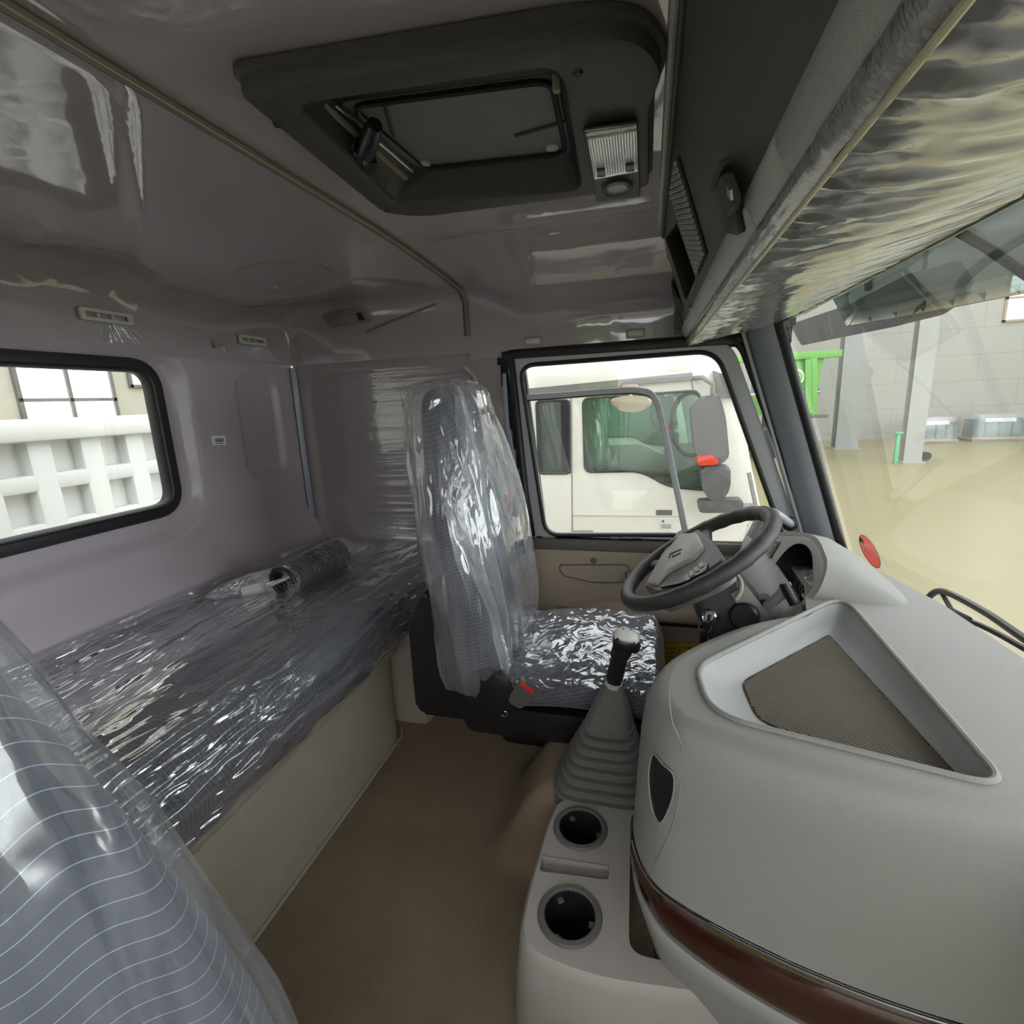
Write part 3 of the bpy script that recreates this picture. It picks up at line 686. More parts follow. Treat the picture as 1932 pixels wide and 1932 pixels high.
# ---------------------------------------------------------------- front pillar and windshield
def yd(z): return -.287 + .327 * (z - .155)
def yw(z): return -.407 + .326 * (z - .189)
rings = []
for k in range(13):
    z = .24 - k * .85 / 12; a_, b_ = yd(z) - .035, yw(z) + .005
    rings.append([Vector((1.985, a_ + .01, z)), Vector((1.945, a_, z)), Vector((1.925, a_ - .012, z)), Vector((1.905, a_ - .03, z)), Vector((1.885, a_ * .55 + b_ * .45, z)), Vector((1.87, b_ + .018, z)), Vector((1.872, b_, z)), Vector((1.91, b_ - .02, z)), Vector((1.99, b_ - .03, z))])
pl = sroot('trim_6', (1.9, -.5, -.6)); loft('pillar_cover', rings, 'pillar_grey', pl, True, True, 60)
tube('pillar_edge', [Vector((1.928, yd(.2 - k * .08) - .026, .2 - k * .08)) for k in range(10)], .006, 'grey_metal', pl, 8)
WS0 = -.30
def ws(u, v, off=0):
    x = WS0 + u * (1.878 - WS0); z = -.575 + v * .80; c_ = 1 - ((x - .79) / 1.09) ** 2
    return Vector((x, yw(z) - .045 * c_ + off, z + .012 * c_ * v))
w2_ = sroot('window_2', (.8, -.6, -.56))
grid('pane', lambda u, v: ws(u, v, -.02), 40, 16, 'glass_windshield', w2_)
tube('windshield_seal', [ws(1, k / 16) + Vector((-.004, .004, 0)) for k in range(17)], .016, 'black_rubber', w2_, 10)
tube('windshield_seal', [ws(k / 30, 0) + Vector((0, .006, .02)) for k in range(31)], .010, 'black_rubber', w2_, 8)
tube('windshield_seal', [ws(k / 30, 1) + Vector((0, .0, -.004)) for k in range(31)], .018, 'black_rubber', w2_, 8)
# red inspection sticker on the glass
a1 = apl(1642, 1040, ws(.7, .1), (0, 1, -.326)) 
uo = Vector((1, 0, 0)); vo = Vector((0, .326, 1)).normalized(); ctr = apl(1641, 1040, ws(.75, .15, -.016), Vector((0, 1, -.326)))
stk = thing('windshield_sticker', 'red round sticker on the lower corner of the windshield', 'sticker', ctr)
sa = [ctr + uo * .075 * math.cos(a_) + vo * .052 * math.sin(a_) for a_ in [j * math.pi / 20 for j in range(40)]]
def translucent(name, col, mix_=.3):
    m = bpy.data.materials.new(name); m.use_nodes = True; N = m.node_tree.nodes; L = m.node_tree.links; N.clear()
    o_ = N.new('ShaderNodeOutputMaterial'); d_ = N.new('ShaderNodeBsdfDiffuse'); t_ = N.new('ShaderNodeBsdfTranslucent'); x_ = N.new('ShaderNodeMixShader'); x_.inputs[0].default_value = mix_
    d_.inputs[0].default_value = (*col, 1); t_.inputs[0].default_value = (*col, 1); L.new(d_.outputs[0], x_.inputs[1]); L.new(t_.outputs[0], x_.inputs[2]); L.new(x_.outputs[0], o_.inputs[0]); MATS[name] = m; return m
translucent('sticker_red', (.80, .13, .10), .32); translucent('sticker_ink', (.95, .88, .72), .1); translucent('sticker_dark', (.12, .14, .12))
obj('disc', sa, [tuple(range(len(sa)))], 'sticker_red', stk)
prism('dark_patch', [ctr + uo * x + vo * y + Vector((0, .002, 0)) for x, y in ((.068, .014), (.03, .014), (.03, .032), (.055, .032))], (0, .0006, 0), 'sticker_dark', stk)
tube('rim', [p + Vector((0, .001, 0)) for p in sa], .0012, 'truck_grey', stk, 5, True)
text('lettering', 'CHD-A', 'sticker_ink', ctr + Vector((0, .003, .002)), (-1, 0, 0), vo, .042, stk)

# ---------------------------------------------------------------- outside, in front of the windshield
vis = thing('outer_sun_visor', 'smoke-tinted outer sun visor above the windshield', 'visor', (.8, -.7, .3))
glass('visor_tint', (.42, .47, .46), 1.0, .12, (.4, .45, .42))
def vz(u, v): 
    x = -.3 + u * 2.1; q_ = (x - .8) ** 2; return Vector((x, (-.52 + .08 * q_) * (1 - v) + (-.85 + .28 * q_) * v, .37 - .193 * v + .02 * math.sin(math.pi * v)))
grid('visor_sheet', vz, 30, 6, 'visor_tint', vis, solid=.004)
tube('visor_lip', [vz(k / 30, 1) for k in range(31)], .004, 'truck_grey', vis, 6)
for uu in (.32, .78): tube('visor_bracket', [vz(uu, .05), vz(uu, .3) - Vector((0, 0, .008)), vz(uu, .6) - Vector((0, 0, .008)), vz(uu, .96)], .010, 'black_plastic', vis, 8)
fm = thing('front_kerb_mirror', 'dark front kerb mirror hanging outside the windshield top corner', 'mirror', (1.6, -.7, .2))
YM = -.66
mo = rpoly([ay(1490, 612, YM), ay(1600, 575, YM), ay(1722, 512, YM), ay(1752, 566, YM), ay(1700, 614, YM), ay(1512, 652, YM)], [.03, .03, .03, .03, .04, .03])
prism('housing', mo, (0, -.10, .02), 'dark_plastic', fm, .02)
tube('arm', [ay(1640, 545, YM - .04), ay(1640, 500, YM - .02), ay(1620, 460, YM + .06)], .014, 'black_plastic', fm, 8)
wi = thing('wiper', 'black windshield wiper arm and blade outside the glass', 'wiper', (1.2, -.8, -.6))
YWp = -.80
tube('arm', curve([ay(1745, 1135, YWp), ay(1775, 1115, YWp), ay(1850, 1150, YWp), ay(1932, 1205, YWp), ay(2100, 1320, YWp)], 5), .009, 'black_plastic', wi, 8)
tube('blade', curve([ay(1760, 1150, YWp - .02), ay(1850, 1180, YWp - .02), ay(1960, 1240, YWp - .02), ay(2100, 1330, YWp - .02)], 5), .007, 'black_rubber', wi, 8)
tube('link', [ay(1775, 1115, YWp), ay(1795, 1150, YWp), ay(1830, 1168, YWp)], .006, 'black_plastic', wi, 6)
cw = box('trim_7', (.8, -.93, -.80), (2.4, .26, .10), 'brown_box', None, .03); struct(cw)
# plastic-wrapped black pipe outside the driver window
wa = thing('wrapped_pipe', 'black pipe wrapped in clear plastic outside the driver window', 'mirror arm', (2.1, -.3, -.6))
pa = [ax(1445, 962, 2.12), ax(1425, 1000, 2.12), ax(1395, 1055, 2.12), ax(1370, 1110, 2.12)]
tube('arm', curve(pa, 5), .022, 'black_rubber', wa, 10)
tube('plastic_wrap', [p + Vector((.006 * fbm((i, 0, 0)), .006 * fbm((0, i * 1.7, 0)), 0)) for i, p in enumerate(curve(pa, 5))], [.034 + .008 * fbm((i * .9, 3, 0)) for i in range(16)], 'film_clear', wa, 12)
# grab handle on the pillar
gh = thing('grab_handle', 'grey grab handle bar fixed to the front pillar', 'handle', (1.86, -.5, -.47))
tube('bar', curve([ax(1432, 962, 1.80), ax(1462, 968, 1.80), ax(1486, 984, 1.84), ax(1492, 990, 1.90)], 6), .014, 'pillar_grey', gh, 10)
lathe('mount', [(0, 0), (.026, 0), (.024, .012), (.016, .016), (0, .016)], ax(1490, 988, 1.885), Vector((-1, .1, 0)), 'black_rubber', gh, 18)
# ---------------------------------------------------------------- overhead shelf across the windshield header
FP0 = Vector((0, -.028, .45)); FD = Vector((0, -.082, -.23)).normalized(); FN = Vector((0, FD.z, -FD.y)) * -1      # face down-direction and normal (towards the rear)
def fp(px, py, out=0): return apl(px, py, FP0 + FN * out, FN)
def fs(x, d, out=0): return Vector((x, 0, 0)) + FP0 + FD * d + FN * out
FL = .244; XE = 1.93
sh = thing('overhead_shelf', 'dark grey overhead storage shelf running along the top of the windshield', 'shelf', (.8, -.25, .2))
cub = [[(1256, 450), (1277, 420), (1312, 525), (1294, 568)], [(1247, 505), (1261, 486), (1290, 582), (1281, 605)], [(1245, 539), (1252, 532), (1279, 607), (1271, 628)]]
holes = [[fp(*p) for p in c] for c in cub]
plate('face_panel', [fs(XL, -.01), fs(XE, -.01), fs(XE, FL), fs(XL, FL)], holes, FN * -.012, 'shelf_plastic', sh)
for h in holes:
    ins = [p - FN * .16 + Vector((0, 0, .0)) for p in h]
    loft('cubby_liner', [h, ins], 'black_plastic', sh, False); obj('cubby_back', ins, [(0, 1, 2, 3)], 'black_plastic', sh)
loft('shell', [[Vector((x, y, z)) for y, z in ((-.030, .46), (-.30, .47), (-.47, .44), (-.475, .24), (-.30, .19), (-.135, .165))] for x in (XL, XE)], 'shelf_plastic', sh, False, False, 50, .004)
box('end_cap', (XE - .004, -.27, .32), (.008, .38, .24), 'shelf_plastic', sh, .002)
tube('top_bead', [fs(XL, .0, .006), fs(XE, .0, .006)], .007, 'shelf_fascia', sh, 8)
tube('top_bead', [fs(XL, .016, .003), fs(XE, .016, .003)], .004, 'dark_plastic', sh, 8)
# lower fascia in sections, lighter grey, rounded
def fascia(x0, x1, m, d=0):
    rings = []
    for x in (x0, x0 + .006, x1 - .006, x1):
        e = .004 if x in (x0, x1) else 0
        rings.append([fs(x, FL - .008 + e, .0), fs(x, FL - .002, .006 - e), fs(x, FL + .010, .009 - e), fs(x, FL + .026, .006 - e), fs(x, FL + .036, .0), fs(x, FL + .036, -.02), fs(x, FL - .008, -.008)])
    return loft('lower_fascia', rings, m, sh)
for a_, b_ in ((XL, .555), (.558, .705), (.708, 1.07), (1.073, 1.45), (1.453, XE)): fascia(a_, b_, 'shelf_fascia')
# film-wrapped edge trim and welt
tr_ = []
nT = 160
for k in range(nT + 1):
    x = XL + (XE - XL) * k / nT; wv = .0010 * fbm((x * 40, 0, 0)) + .0008 * fbm((x * 90, 2, 0))
    tr_.append([Vector((x, y - (.0 if j in (0, 5) else wv), z + (0 if j in (0, 5) else wv * 1.4 * math.sin(j * 2.1 + x * 60)))) for j, (y, z) in enumerate(((-.122, .190), (-.117, .183), (-.119, .175), (-.124, .168), (-.130, .164), (-.137, .170)))])
mat('trim_wrap', (.27, .255, .25), .22, coat=1.0, coat_r=.12, bump=(160, .9, (1.6, 1, 1)), var=(90, .5))
loft('edge_trim', tr_, 'trim_wrap', sh, False, False, 60)
tube('edge_welt', [(XL, -.132, .162), (XE, -.132, .162)], .0028, mat('welt_cream', (.6, .56, .40), .4), sh, 8)
# latch in the face
lt = [fp(1372, 296, .006), fp(1405, 385, .006), fp(1408, 437, .006), fp(1382, 432, .006), fp(1352, 350, .006)]
lr = prism('latch_recess', rpoly(lt, .006), FN * .010, 'black_plastic', sh, .002)
prism('latch_rim', rpoly([fp(1374, 294, .016), fp(1379, 304, .016), fp(1357, 356, .016), fp(1351, 352, .016)], .003), FN * .008, 'dark_plastic', lr, .002)
prism('latch_lever', rpoly([fp(1381, 318, .014), fp(1401, 378, .014), fp(1386, 404, .014), fp(1369, 350, .014)], .005), FN * .012, 'dark_plastic', lr, .003)
prism('key_slot', rpoly([fp(1375, 345, .027), fp(1382, 358, .027), fp(1384, 378, .027), fp(1377, 366, .027)], .002), FN * .003, 'steel', lr)
# air slots beside the cubbies: rows of small louvre teeth
q00, q10, q11, q01 = fp(1280, 293, .002), fp(1334, 477, .002), fp(1318, 516, .002), fp(1268, 361, .002)
prism('vent_backing', [q00, q10, q11, q01], FN * .002, 'black_rubber', sh)
bm = bmesh.new()
for i in range(17):
    for j in range(5):
        u, v = (i + .5) / 17, (j + .5) / 5
        c = (q00 * (1 - u) + q10 * u) * (1 - v) + (q01 * (1 - u) + q11 * u) * v + FN * .006
        r = bmesh.ops.create_cube(bm, size=1)['verts']; bmesh.ops.scale(bm, vec=(.006, .006, .006), verts=r); bmesh.ops.translate(bm, vec=c, verts=r)
vt = frombm('vent_teeth', bm, 'shelf_fascia', sh, False); vt['kind'] = 'stuff'
for p in ((1302, 580), (1279, 619)): box('clip_slot', fp(*p, .017), (.035, .004, .008), 'black_plastic', sh, .001)
# soft roller visors under the shelf, wrapped in film
def visor(x0, x1, sag, lab, seed, nu=90, nv=26):
    r = thing('roller_visor', lab, 'visor', ((x0 + x1) / 2, -.3, .18), 'film-wrapped visors under the shelf')
    def base(u, v, off):
        x = x0 + (x1 - x0) * u; y = -.132 - v * .330; z = .166 + .060 * v - sag * math.sin(math.pi * min(1, v * 1.0)) * (.65 + .35 * math.sin(math.pi * u))
        e = sm(0, .05, u) * sm(1, .95, u); return Vector((x, y, z + (1 - e) * .012 + off))
    grid('visor_panel', lambda u, v: base(u, v, .006), 40, 16, mat('visor_cloth', (.17, .175, .17), .7), r, solid=.02)
    def wrap(u, v):
        p = base(u, v, -.002); k = math.exp(-v * 3.2)
        p.z -= .012 * abs(fbm((p.x * 26, v * 3.0 + seed, seed))) * (k + .15) + .004 * fbm((p.x * 60, v * 5, seed)) * k
        p.x += .01 * fbm((p.x * 8, v * 4, seed + 5)) * v
        return p
    grid('film_wrap', wrap, nu, nv, 'film_visor', r)
visor(XL, .768, .030, 'near film-wrapped grey visor panel with gathered wrinkles under the shelf', 1, 150)
visor(.772, 1.90, .012, 'far film-wrapped grey visor panel next to the driver door', 9, 130)

# ---------------------------------------------------------------- roof hatch
ht = thing('roof_hatch', 'black framed roof hatch with closed dark lid and crank', 'hatch', (1.0, .3, .43))
def hb(px, py, z=.412): return az(px, py, z)
ho = rpoly([hb(446, 180), hb(1085, 78), hb(1205, 76), hb(1256, 140), hb(1226, 205), hb(1224, 352), hb(1205, 360), hb(795, 412), hb(722, 404)], [.02, .05, .08, .08, .03, .02, .02, .06, .03], 8)
plate('frame', ho, [hi], (0, 0, .045), 'dark_plastic', ht, .008)
cen = sum(hi, Vector()) / len(hi)
ZLID = .468; ring3 = rpoly([az(x, y, ZLID) for x, y in ((636, 194), (1036, 140), (1050, 150), (1077, 283), (1070, 294), (806, 323), (782, 312))], [.02, .02, .01, .01, .02, .03, .02], 8); ring2 = [p.lerp(q, .25) + Vector((0, 0, .014)) for p, q in zip(hi, ring3)]
loft('well', [[p + Vector((0, 0, .01)) for p in hi], ring2, ring3], mat('well_black', (.028, .028, .028), .5), ht, False)
ld = prism('lid', [p + Vector((0, 0, .0)) for p in ring3], (0, 0, .02), mat('lid_grey', (.17, .17, .185), .6, bump=(600, .3)), ht)
lo_ = [p - Vector((0, 0, .004)) for p in rpoly([az(660, 196, .467), az(1040, 146, .467), az(1068, 286, .467), az(800, 315, .467)], .03)]
tube('lid_seal', lo_, .005, 'black_rubber', ld, 6, True)
for p in ((800, 308), (1042, 276)): lathe('screw_cap', [(0, 0), (.012, 0), (.012, .004), (0, .006)], az(*p, .468), (0, 0, -1), 'shelf_fascia', ld, 16)
box('lid_rib', az(735, 225, .466), (.11, .006, .006), 'dark_plastic', ld, .002, Matrix.Rotation(.35, 3, 'Z'))
box('lid_rib', az(1020, 243, .466), (.10, .006, .006), 'dark_plastic', ld, .002, Matrix.Rotation(1.4, 3, 'Z'))
rl = [az(598, 187, .50), az(800, 345, .50)]
tube('slide_rail', [az(608, 196, .452), az(765, 335, .452)], .006, 'seam_bead', ht, 8)
tube('slide_rail', [az(632, 196, .460), az(778, 322, .460)], .004, 'steel', ht, 8)
box('hinge', az(1050, 152, .455), (.012, .012, .03), 'cream_clip', ht, .003)
cr = lathe('crank', [(0, 0), (.026, 0), (.026, .03), (.018, .036), (0, .036)], az(660, 272, .448), Vector((.3, -.9, -.3)), 'black_plastic', ht, 20)
tube('crank_arm', [az(668, 275, .435), az(690, 285, .43), az(700, 255, .43), az(708, 235, .435)], [.014, .017, .016, .012], 'black_plastic', cr, 10)
lathe('crank_knob', [(0, 0), (.016, 0), (.018, .03), (.012, .045), (0, .045)], az(698, 318, .42), Vector((0, .3, 1)), 'black_plastic', cr, 14)
for p in ((523, 234), (730, 397), (1090, 137)): lathe('frame_screw', [(0, 0), (.007, 0), (.005, .003), (0, .002)], hb(*p) - Vector((0, 0, .0)), (0, 0, -1), 'black_rubber', ht, 10)
# raised lip outside the frame corner
tube('frame_lip', [p + Vector((0, 0, .03)) for p in ho], .008, 'dark_plastic', ht, 6, True)
# dome lamp set in the front of the hatch frame
lp = thing('dome_lamp', 'unlit dome lamp with ribbed clear lens at the front of the roof hatch', 'lamp', (1.05, .05, .4))
ZL = .404
def lz(px, py, z=ZL): return az(px, py, z)
prism('housing', [lz(1100, 240, .412), lz(1204, 224, .412), lz(1208, 362, .412), lz(1126, 373, .412)], (0, 0, -.010), 'dark_plastic', lp, .003)
prism('reflector', [lz(1103, 241), lz(1201, 227), lz(1202, 240), lz(1108, 256)], (0, 0, -.006), mat('lamp_smoke', (.10, .085, .08), .2, coat=1), lp, .002)
mat('lamp_lens', (.86, .9, .95), .12, coat=1, spec=.8)
c00, c10, c11, c01 = lz(1109, 259, .40), lz(1201, 243, .40), lz(1203, 319, .40), lz(1122, 334, .40)
ln = prism('lens', [c00, c10, c11, c01], (0, 0, -.004), 'lamp_lens', lp)
for k in range(17):
    u = (k + .5) / 17; a_, b_ = c00 * (1 - u) + c10 * u, c01 * (1 - u) + c11 * u
    tube('lens_rib', [a_ + Vector((0, 0, -.004)), a_ * .08 + b_ * .92 + Vector((0, 0, -.004))], .0013, 'lamp_lens', ln, 6)
for p, q in (((1126, 318), (1141, 330)), ((1181, 308), (1196, 320))):
    prism('rocker_switch', [lz(p[0], p[1], .395), lz(q[0], p[1] - 2, .395), lz(q[0] + 1, q[1] - 2, .395), lz(p[0] + 1, q[1], .395)], (0, 0, -.005), 'black_plastic', lp, .001)
lathe('spot_rim', [(0, 0), (.030, 0), (.030, .006), (.026, .010), (.022, .006), (0, .006)], lz(1165, 352, .402), (0, 0, -1), 'shelf_plastic', lp, 26)
lathe('spot_lens', [(0, 0), (.021, 0), (.018, .004), (0, .005)], lz(1165, 352, .395), (0, 0, -1), mat('spot_lens', (.3, .29, .26), .3), lp, 26)

# ---------------------------------------------------------------- small fittings on the liners
def air_vent(cx, cz, W, H, lab):
    y = YR - .006; r = thing('air_vent', lab, 'vent', (cx, y, cz), 'slotted air vents above the rear window')
    o_ = rpoly([(cx - W, y, cz - H), (cx + W, y, cz - H), (cx + W, y, cz + H), (cx - W, y, cz + H)], H * .5)
    i_ = rpoly([(cx - W * .8, y, cz - H * .36), (cx + W * .8, y, cz - H * .36), (cx + W * .8, y, cz + H * .36), (cx - W * .8, y, cz + H * .36)], H * .1)
    plate('frame', o_, [i_], (0, -.012, 0), 'white_plastic', r, .003)
    prism('slot_back', [p + Vector((0, .01, 0)) for p in i_], (0, .004, 0), 'black_rubber', r)
    for k in (-.32, .22): box('slot_divider', (cx + W * k, y - .002, cz), (.006, .012, H * .72), 'white_plastic', r, .001)
p = ay(196, 598, YR); air_vent(p.x, p.z, .075, .017, 'long pale air vent above the rear window, gathered film below it')
p = ay(472, 643, YR); air_vent(p.x, p.z, .07, .017, 'smaller-looking pale air vent near the rear corner')
def vent_gather(cx, cz, W, seed):
    def g(u, v):
        sp_w = W * (1 + .9 * v); x = cx + (u - .5) * 2 * sp_w; z = cz - .018 - v * .052
        return Vector((x, YR - .004 - .006 * max(0, fbm(((u - .5) * 60, v * .8, seed), 2)) * (1 - .5 * v), z))
    grid('film_gather', g, 120, 8, film('film_gather', haze=.16, bscale=80, bstr=.1, gloss=.06, rough=.1), wr, ang=180)
for vx, sd_ in ((ay(196, 598, YR), 2), (ay(472, 643, YR), 5)): vent_gather(vx.x, vx.z, .075, sd_)
p = ay(405, 650, YR - .008); hk = thing('coat_hook', 'small metal coat hook on the liner left of the corner vent', 'hook', p)
lathe('base', [(0, 0), (.011, 0), (.009, .004), (0, .004)], p + Vector((0, .006, 0)), (0, -1, 0), 'steel', hk, 12)
tube('hook', [p, p + Vector((0, -.02, .0)), p + Vector((.006, -.03, -.012)), p + Vector((.012, -.028, -.03)), p + Vector((.016, -.02, -.022))], .003, 'steel', hk, 6)
# barcode label
p = ay(413, 831, YR - .001); rt = Matrix.Rotation(.08, 3, 'Y'); lb = thing('barcode_label', 'small white barcode sticker on the rear wall', 'label', p)
box('paper', p, (.062, .0012, .034), 'label_white', lb, 0, rt)
for k in range(12): box('bar', p + rt @ Vector((-.016 + k * .0032, -.001, .001)), (.0012 + .001 * (k % 3 == 0), .0006, .013), 'ink', lb, 0, rt)
box('print_line', p + rt @ Vector((0, -.001, -.0105)), (.03, .0006, .003), 'ink', lb, 0, rt)
# reading lamp with film on the rear side trim
rl_ = thing('reading_lamp', 'flat rectangular reading lamp under film on the side liner near the corner', 'lamp', ax(650, 600, 1.93))
prism('body', rpoly([ax(610, 596, 1.935), ax(676, 583, 1.935), ax(692, 606, 1.935), ax(625, 618, 1.935)], .008), (-.014, 0, 0), mat('lamp_grey', (.22, .21, .21), .3, coat=.8), rl_, .003)
prism('switch', [ax(672, 592, 1.92), ax(682, 590, 1.92), ax(690, 603, 1.92), ax(680, 606, 1.92)], (-.006, 0, 0), 'black_plastic', rl_, .001)
tube('bezel', [ax(610, 596, 1.92), ax(676, 583, 1.92), ax(692, 606, 1.92)], .003, 'steel', rl_, 6)
ml = thing('map_lamp', 'slim silver map lamp on the liner above the driver window', 'lamp', ax(1170, 542, 1.93))
prism('body', rpoly([ax(1120, 540, 1.945), ax(1218, 527, 1.945), ax(1222, 543, 1.945), ax(1122, 553, 1.945)], .006), (-.018, 0, 0), 'cream_clip', ml, .004)
tube('bezel', [ax(1121, 545, 1.924), ax(1214, 536, 1.924)], .003, 'chrome', ml, 6)
lathe('button', [(0, 0), (.008, 0), (.006, .004), (0, .004)], ax(1200, 544, 1.924), (-1, 0, 0), 'black_plastic', ml, 12)
for (p, lab) in (((1006, 644), 'pale square trim clip above the rear edge of the driver window'), ((1199, 629), 'pale square trim clip just left of the overhead shelf end')):
    c = ax(*p, 1.942); k = thing('trim_clip', lab, 'clip', c, 'trim clips above the driver door')
    box('plate', c, (.012, .066, .030), 'cream_clip', k, .004); box('pad', c + Vector((-.008, 0, 0)), (.006, .052, .018), 'white_plastic', k, .002)
# ---------------------------------------------------------------- bunk
bk = thing('sleeper_bunk', 'brown-grey textured bunk base under the plastic-wrapped mattress', 'bunk', (.6, 1.1, ZF))
prof = [(.866, ZF), (.868, -1.08), (.866, -.95), (.860, -.86), (.846, -.822), (.82, -.812), (1.2, -.806), (1.45, -.806), (1.45, ZF)]
rings = []
for x, dy, s in ((XL, 0, 1), (.4, 0, 1), (1.0, 0, 1), (1.38, 0, 1), (1.44, .006, 1), (1.49, .03, .985), (1.515, .075, .96), (1.52, .14, .93)):
    rings.append([Vector((x, y + (dy if y < 1 else 0), ZF + (z - ZF) * s)) for y, z in prof])
loft('body', rings, 'bunk_trim', bk, True, True, 50)
box('side_box', (1.74, 1.10, -1.0), (.40, .62, .40), 'bunk_trim', bk, .03)
wave_fabric('cloth_bunk', (.055, .06, .085), (.12, .135, .19), (1, .25, 0), (0, .7, 1), .011, .006, .14, .3)
wave_fabric('cloth_seat', (.058, .062, .085), (.105, .118, .165), (0, .3, 1), (1, 0, 0), .0115, .010, .20, .32)
wave_fabric('cloth_near', (.06, .064, .088), (.28, .40, .54), (.45, .25, 1), (1, 0, 0), .022, .011, .14, .05)
mt = thing('bunk_mattress', 'dark blue bunk mattress wrapped in wrinkled clear plastic', 'mattress', (.8, 1.15, -.8))
mp_ = [(.85, -.80), (.832, -.77), (.822, -.72), (.83, -.665), (.858, -.625), (.90, -.607), (1.1, -.602), (1.39, -.602), (1.43, -.62), (1.435, -.80)]
loft('mattress', [[Vector((x, y * (1 - e) + 1.15 * e, z * (1 - e * .5) - .70 * e * .5)) for y, z in mp_] for x, e in ((XL, .06), (XL + .02, .01), (.3, 0), (1.0, 0), (1.60, 0), (1.90, .02), (1.925, .1))], 'cloth_bunk', mt, True, True, 60)
path = [(1.436, -.55), (1.425, -.586), (1.36, -.594), (1.1, -.592), (.91, -.596), (.852, -.615), (.822, -.655), (.812, -.71), (.818, -.77), (.832, -.815), (.842, -.84)]
pc = curve([Vector((0, y, z)) for y, z in path], 8)
def drape(u, v):
    x = XL + u * (1.93 - XL); i = v * (len(pc) - 1); k = min(int(i), len(pc) - 2); p = pc[k].lerp(pc[k + 1], i - k)
    t = (pc[k + 1] - pc[k]).normalized(); n = Vector((0, t.z, -t.y)); n = n if n.dot(Vector((0, -.3, 1))) > 0 else -n
    s = v * .9
    d = .020 * max(0, fbm((x * 2.2, s * 13, 1.5))) + .010 * abs(fbm((x * 5 + s * 4, s * 26, 4.5), 2)) + .004 * fbm((x * 16, s * 50, 7))
    d += .012 * max(0, math.sin(x * 1.7 + s * 22)) ** 6
    fade = sm(0, .06, v); return Vector((x, p.y, p.z)) + n * (d * fade + .004)
grid('plastic_cover', drape, 220, 130, 'film_bed', mt, ang=180)

# ---------------------------------------------------------------- wrapped coil hose lying on the bunk
ZH = -.535
A, B = az(532, 1098, ZH), az(640, 1042, ZH)
hs = thing('wrapped_coil_hose', 'black coiled air hose and steel tube wrapped in clear plastic on the bunk', 'hose', ((A + B) / 2) - Vector((0, 0, .055)))
D = (B - A).normalized(); side_ = D.cross(Vector((0, 0, 1))).normalized(); upv = side_.cross(D); Lh = (B - A).length
co = []
NT = 17
for k in range(NT * 14 + 1):
    a_ = 2 * math.pi * k / 14; co.append(A + D * Lh * k / (NT * 14) + (side_ * math.cos(a_) + upv * math.sin(a_)) * .046)
tube('coil', co, Lh / NT * .42, 'black_rubber', hs, 7)
T0 = az(400, 1128, -.575)
tube('steel_tube', [az(505, 1106, -.55), az(552, 1085, -.525)], .010, 'steel', hs, 12)
lathe('tube_eye', [(.006, -.006), (.013, -.006), (.013, .006), (.006, .006)], az(547, 1076, -.50), Vector((.3, -.8, .5)), 'steel', hs, 14, False)
tube('coupling', [az(458, 1117, -.575), az(515, 1104, -.565)], [.018, .02], mat('paper_wrap', (.55, .53, .5), .8), hs, 14)
bag = []
ext = [T0, az(425, 1118, -.572), az(455, 1108, -.565), az(495, 1098, -.555), A, A.lerp(B, .3), A.lerp(B, .6), A.lerp(B, .9), B + D * .02, B + D * .05, B + D * .07]
rad = [(.03, .006), (.05, .016), (.05, .03), (.052, .04), (.056, .054), (.058, .056), (.058, .056), (.058, .056), (.055, .053), (.045, .04), (.01, .01)]
cc = curve(ext, 4); 
for i, c in enumerate(cc):
    f = i / 4; k = min(int(f), len(rad) - 2); g = f - k; a1_, b1_ = [rad[k][q] * (1 - g) + rad[k + 1][q] * g for q in (0, 1)]
    bag.append([c + side_ * math.cos(t) * a1_ * (1 + .22 * fbm((i * .5, math.cos(t) * 2, math.sin(t) * 2))) + upv * math.sin(t) * b1_ * (1 + .22 * fbm((i * .5 + 9, math.cos(t) * 2, math.sin(t) * 2))) for t in [2 * math.pi * j / 28 for j in range(28)]])
loft('plastic_bag', bag, film('film_bag', haze=.10, bscale=30, bstr=.8, gloss=.07, gmul=1.4), hs, True, True, 180)

# ---------------------------------------------------------------- seats
def spow(v, e): return math.copysign(abs(v) ** e, v)
def seat_ring(cx, cy, z, w, d, n=40, concave=.35, grow=0, seed=None, amp=0, fold=0):
    out = []
    for j in range(n):
        a_ = 2 * math.pi * j / n; c, s = math.cos(a_), math.sin(a_)
        x = spow(c, .55) * (w + grow); y = spow(s, .7) * (d + grow)
        if s < 0: y *= 1 - concave * (1 - min(1, abs(x) / w) ** 2)
        p = Vector((cx + x, cy + y, z))
        if amp:
            nrm = Vector((c, s, 0)); p += nrm * (amp * fbm((x * 11 + seed, y * 11, z * 2.2), 2) + fold * abs(fbm((x * 24 + seed + 7, y * 20, z * 1.3), 2)))
        out.append(p)
    return out
def interp(tab, n):
    P = curve([Vector(t[:3]) for t in tab], n); Q = curve([Vector((t[3], t[4], 0)) for t in tab], n)
    return [(p.x, p.y, p.z, q.x, q.y) for p, q in zip(P, Q)]
CX = 1.42; KS = 1.05      # seat laid out at 1.42 m, then moved out to its place
back = [(CX, .455, -.80, .215, .085), (CX, .455, -.70, .235, .092), (CX, .462, -.55, .25, .095), (CX, .482, -.38, .25, .092), (CX, .507, -.22, .228, .085), (CX, .530, -.10, .190, .078), (CX, .545, -.02, .160, .070), (CX, .550, .025, .135, .058), (CX, .552, .045, .09, .035), (CX, .552, .050, .03, .012)]
ds = thing('driver_seat', 'high-backed driver seat in dark blue cloth under clear plastic', 'seat', (CX * 1.05, .26, ZF), 'cab seats')
tb_ = interp(back, 5)
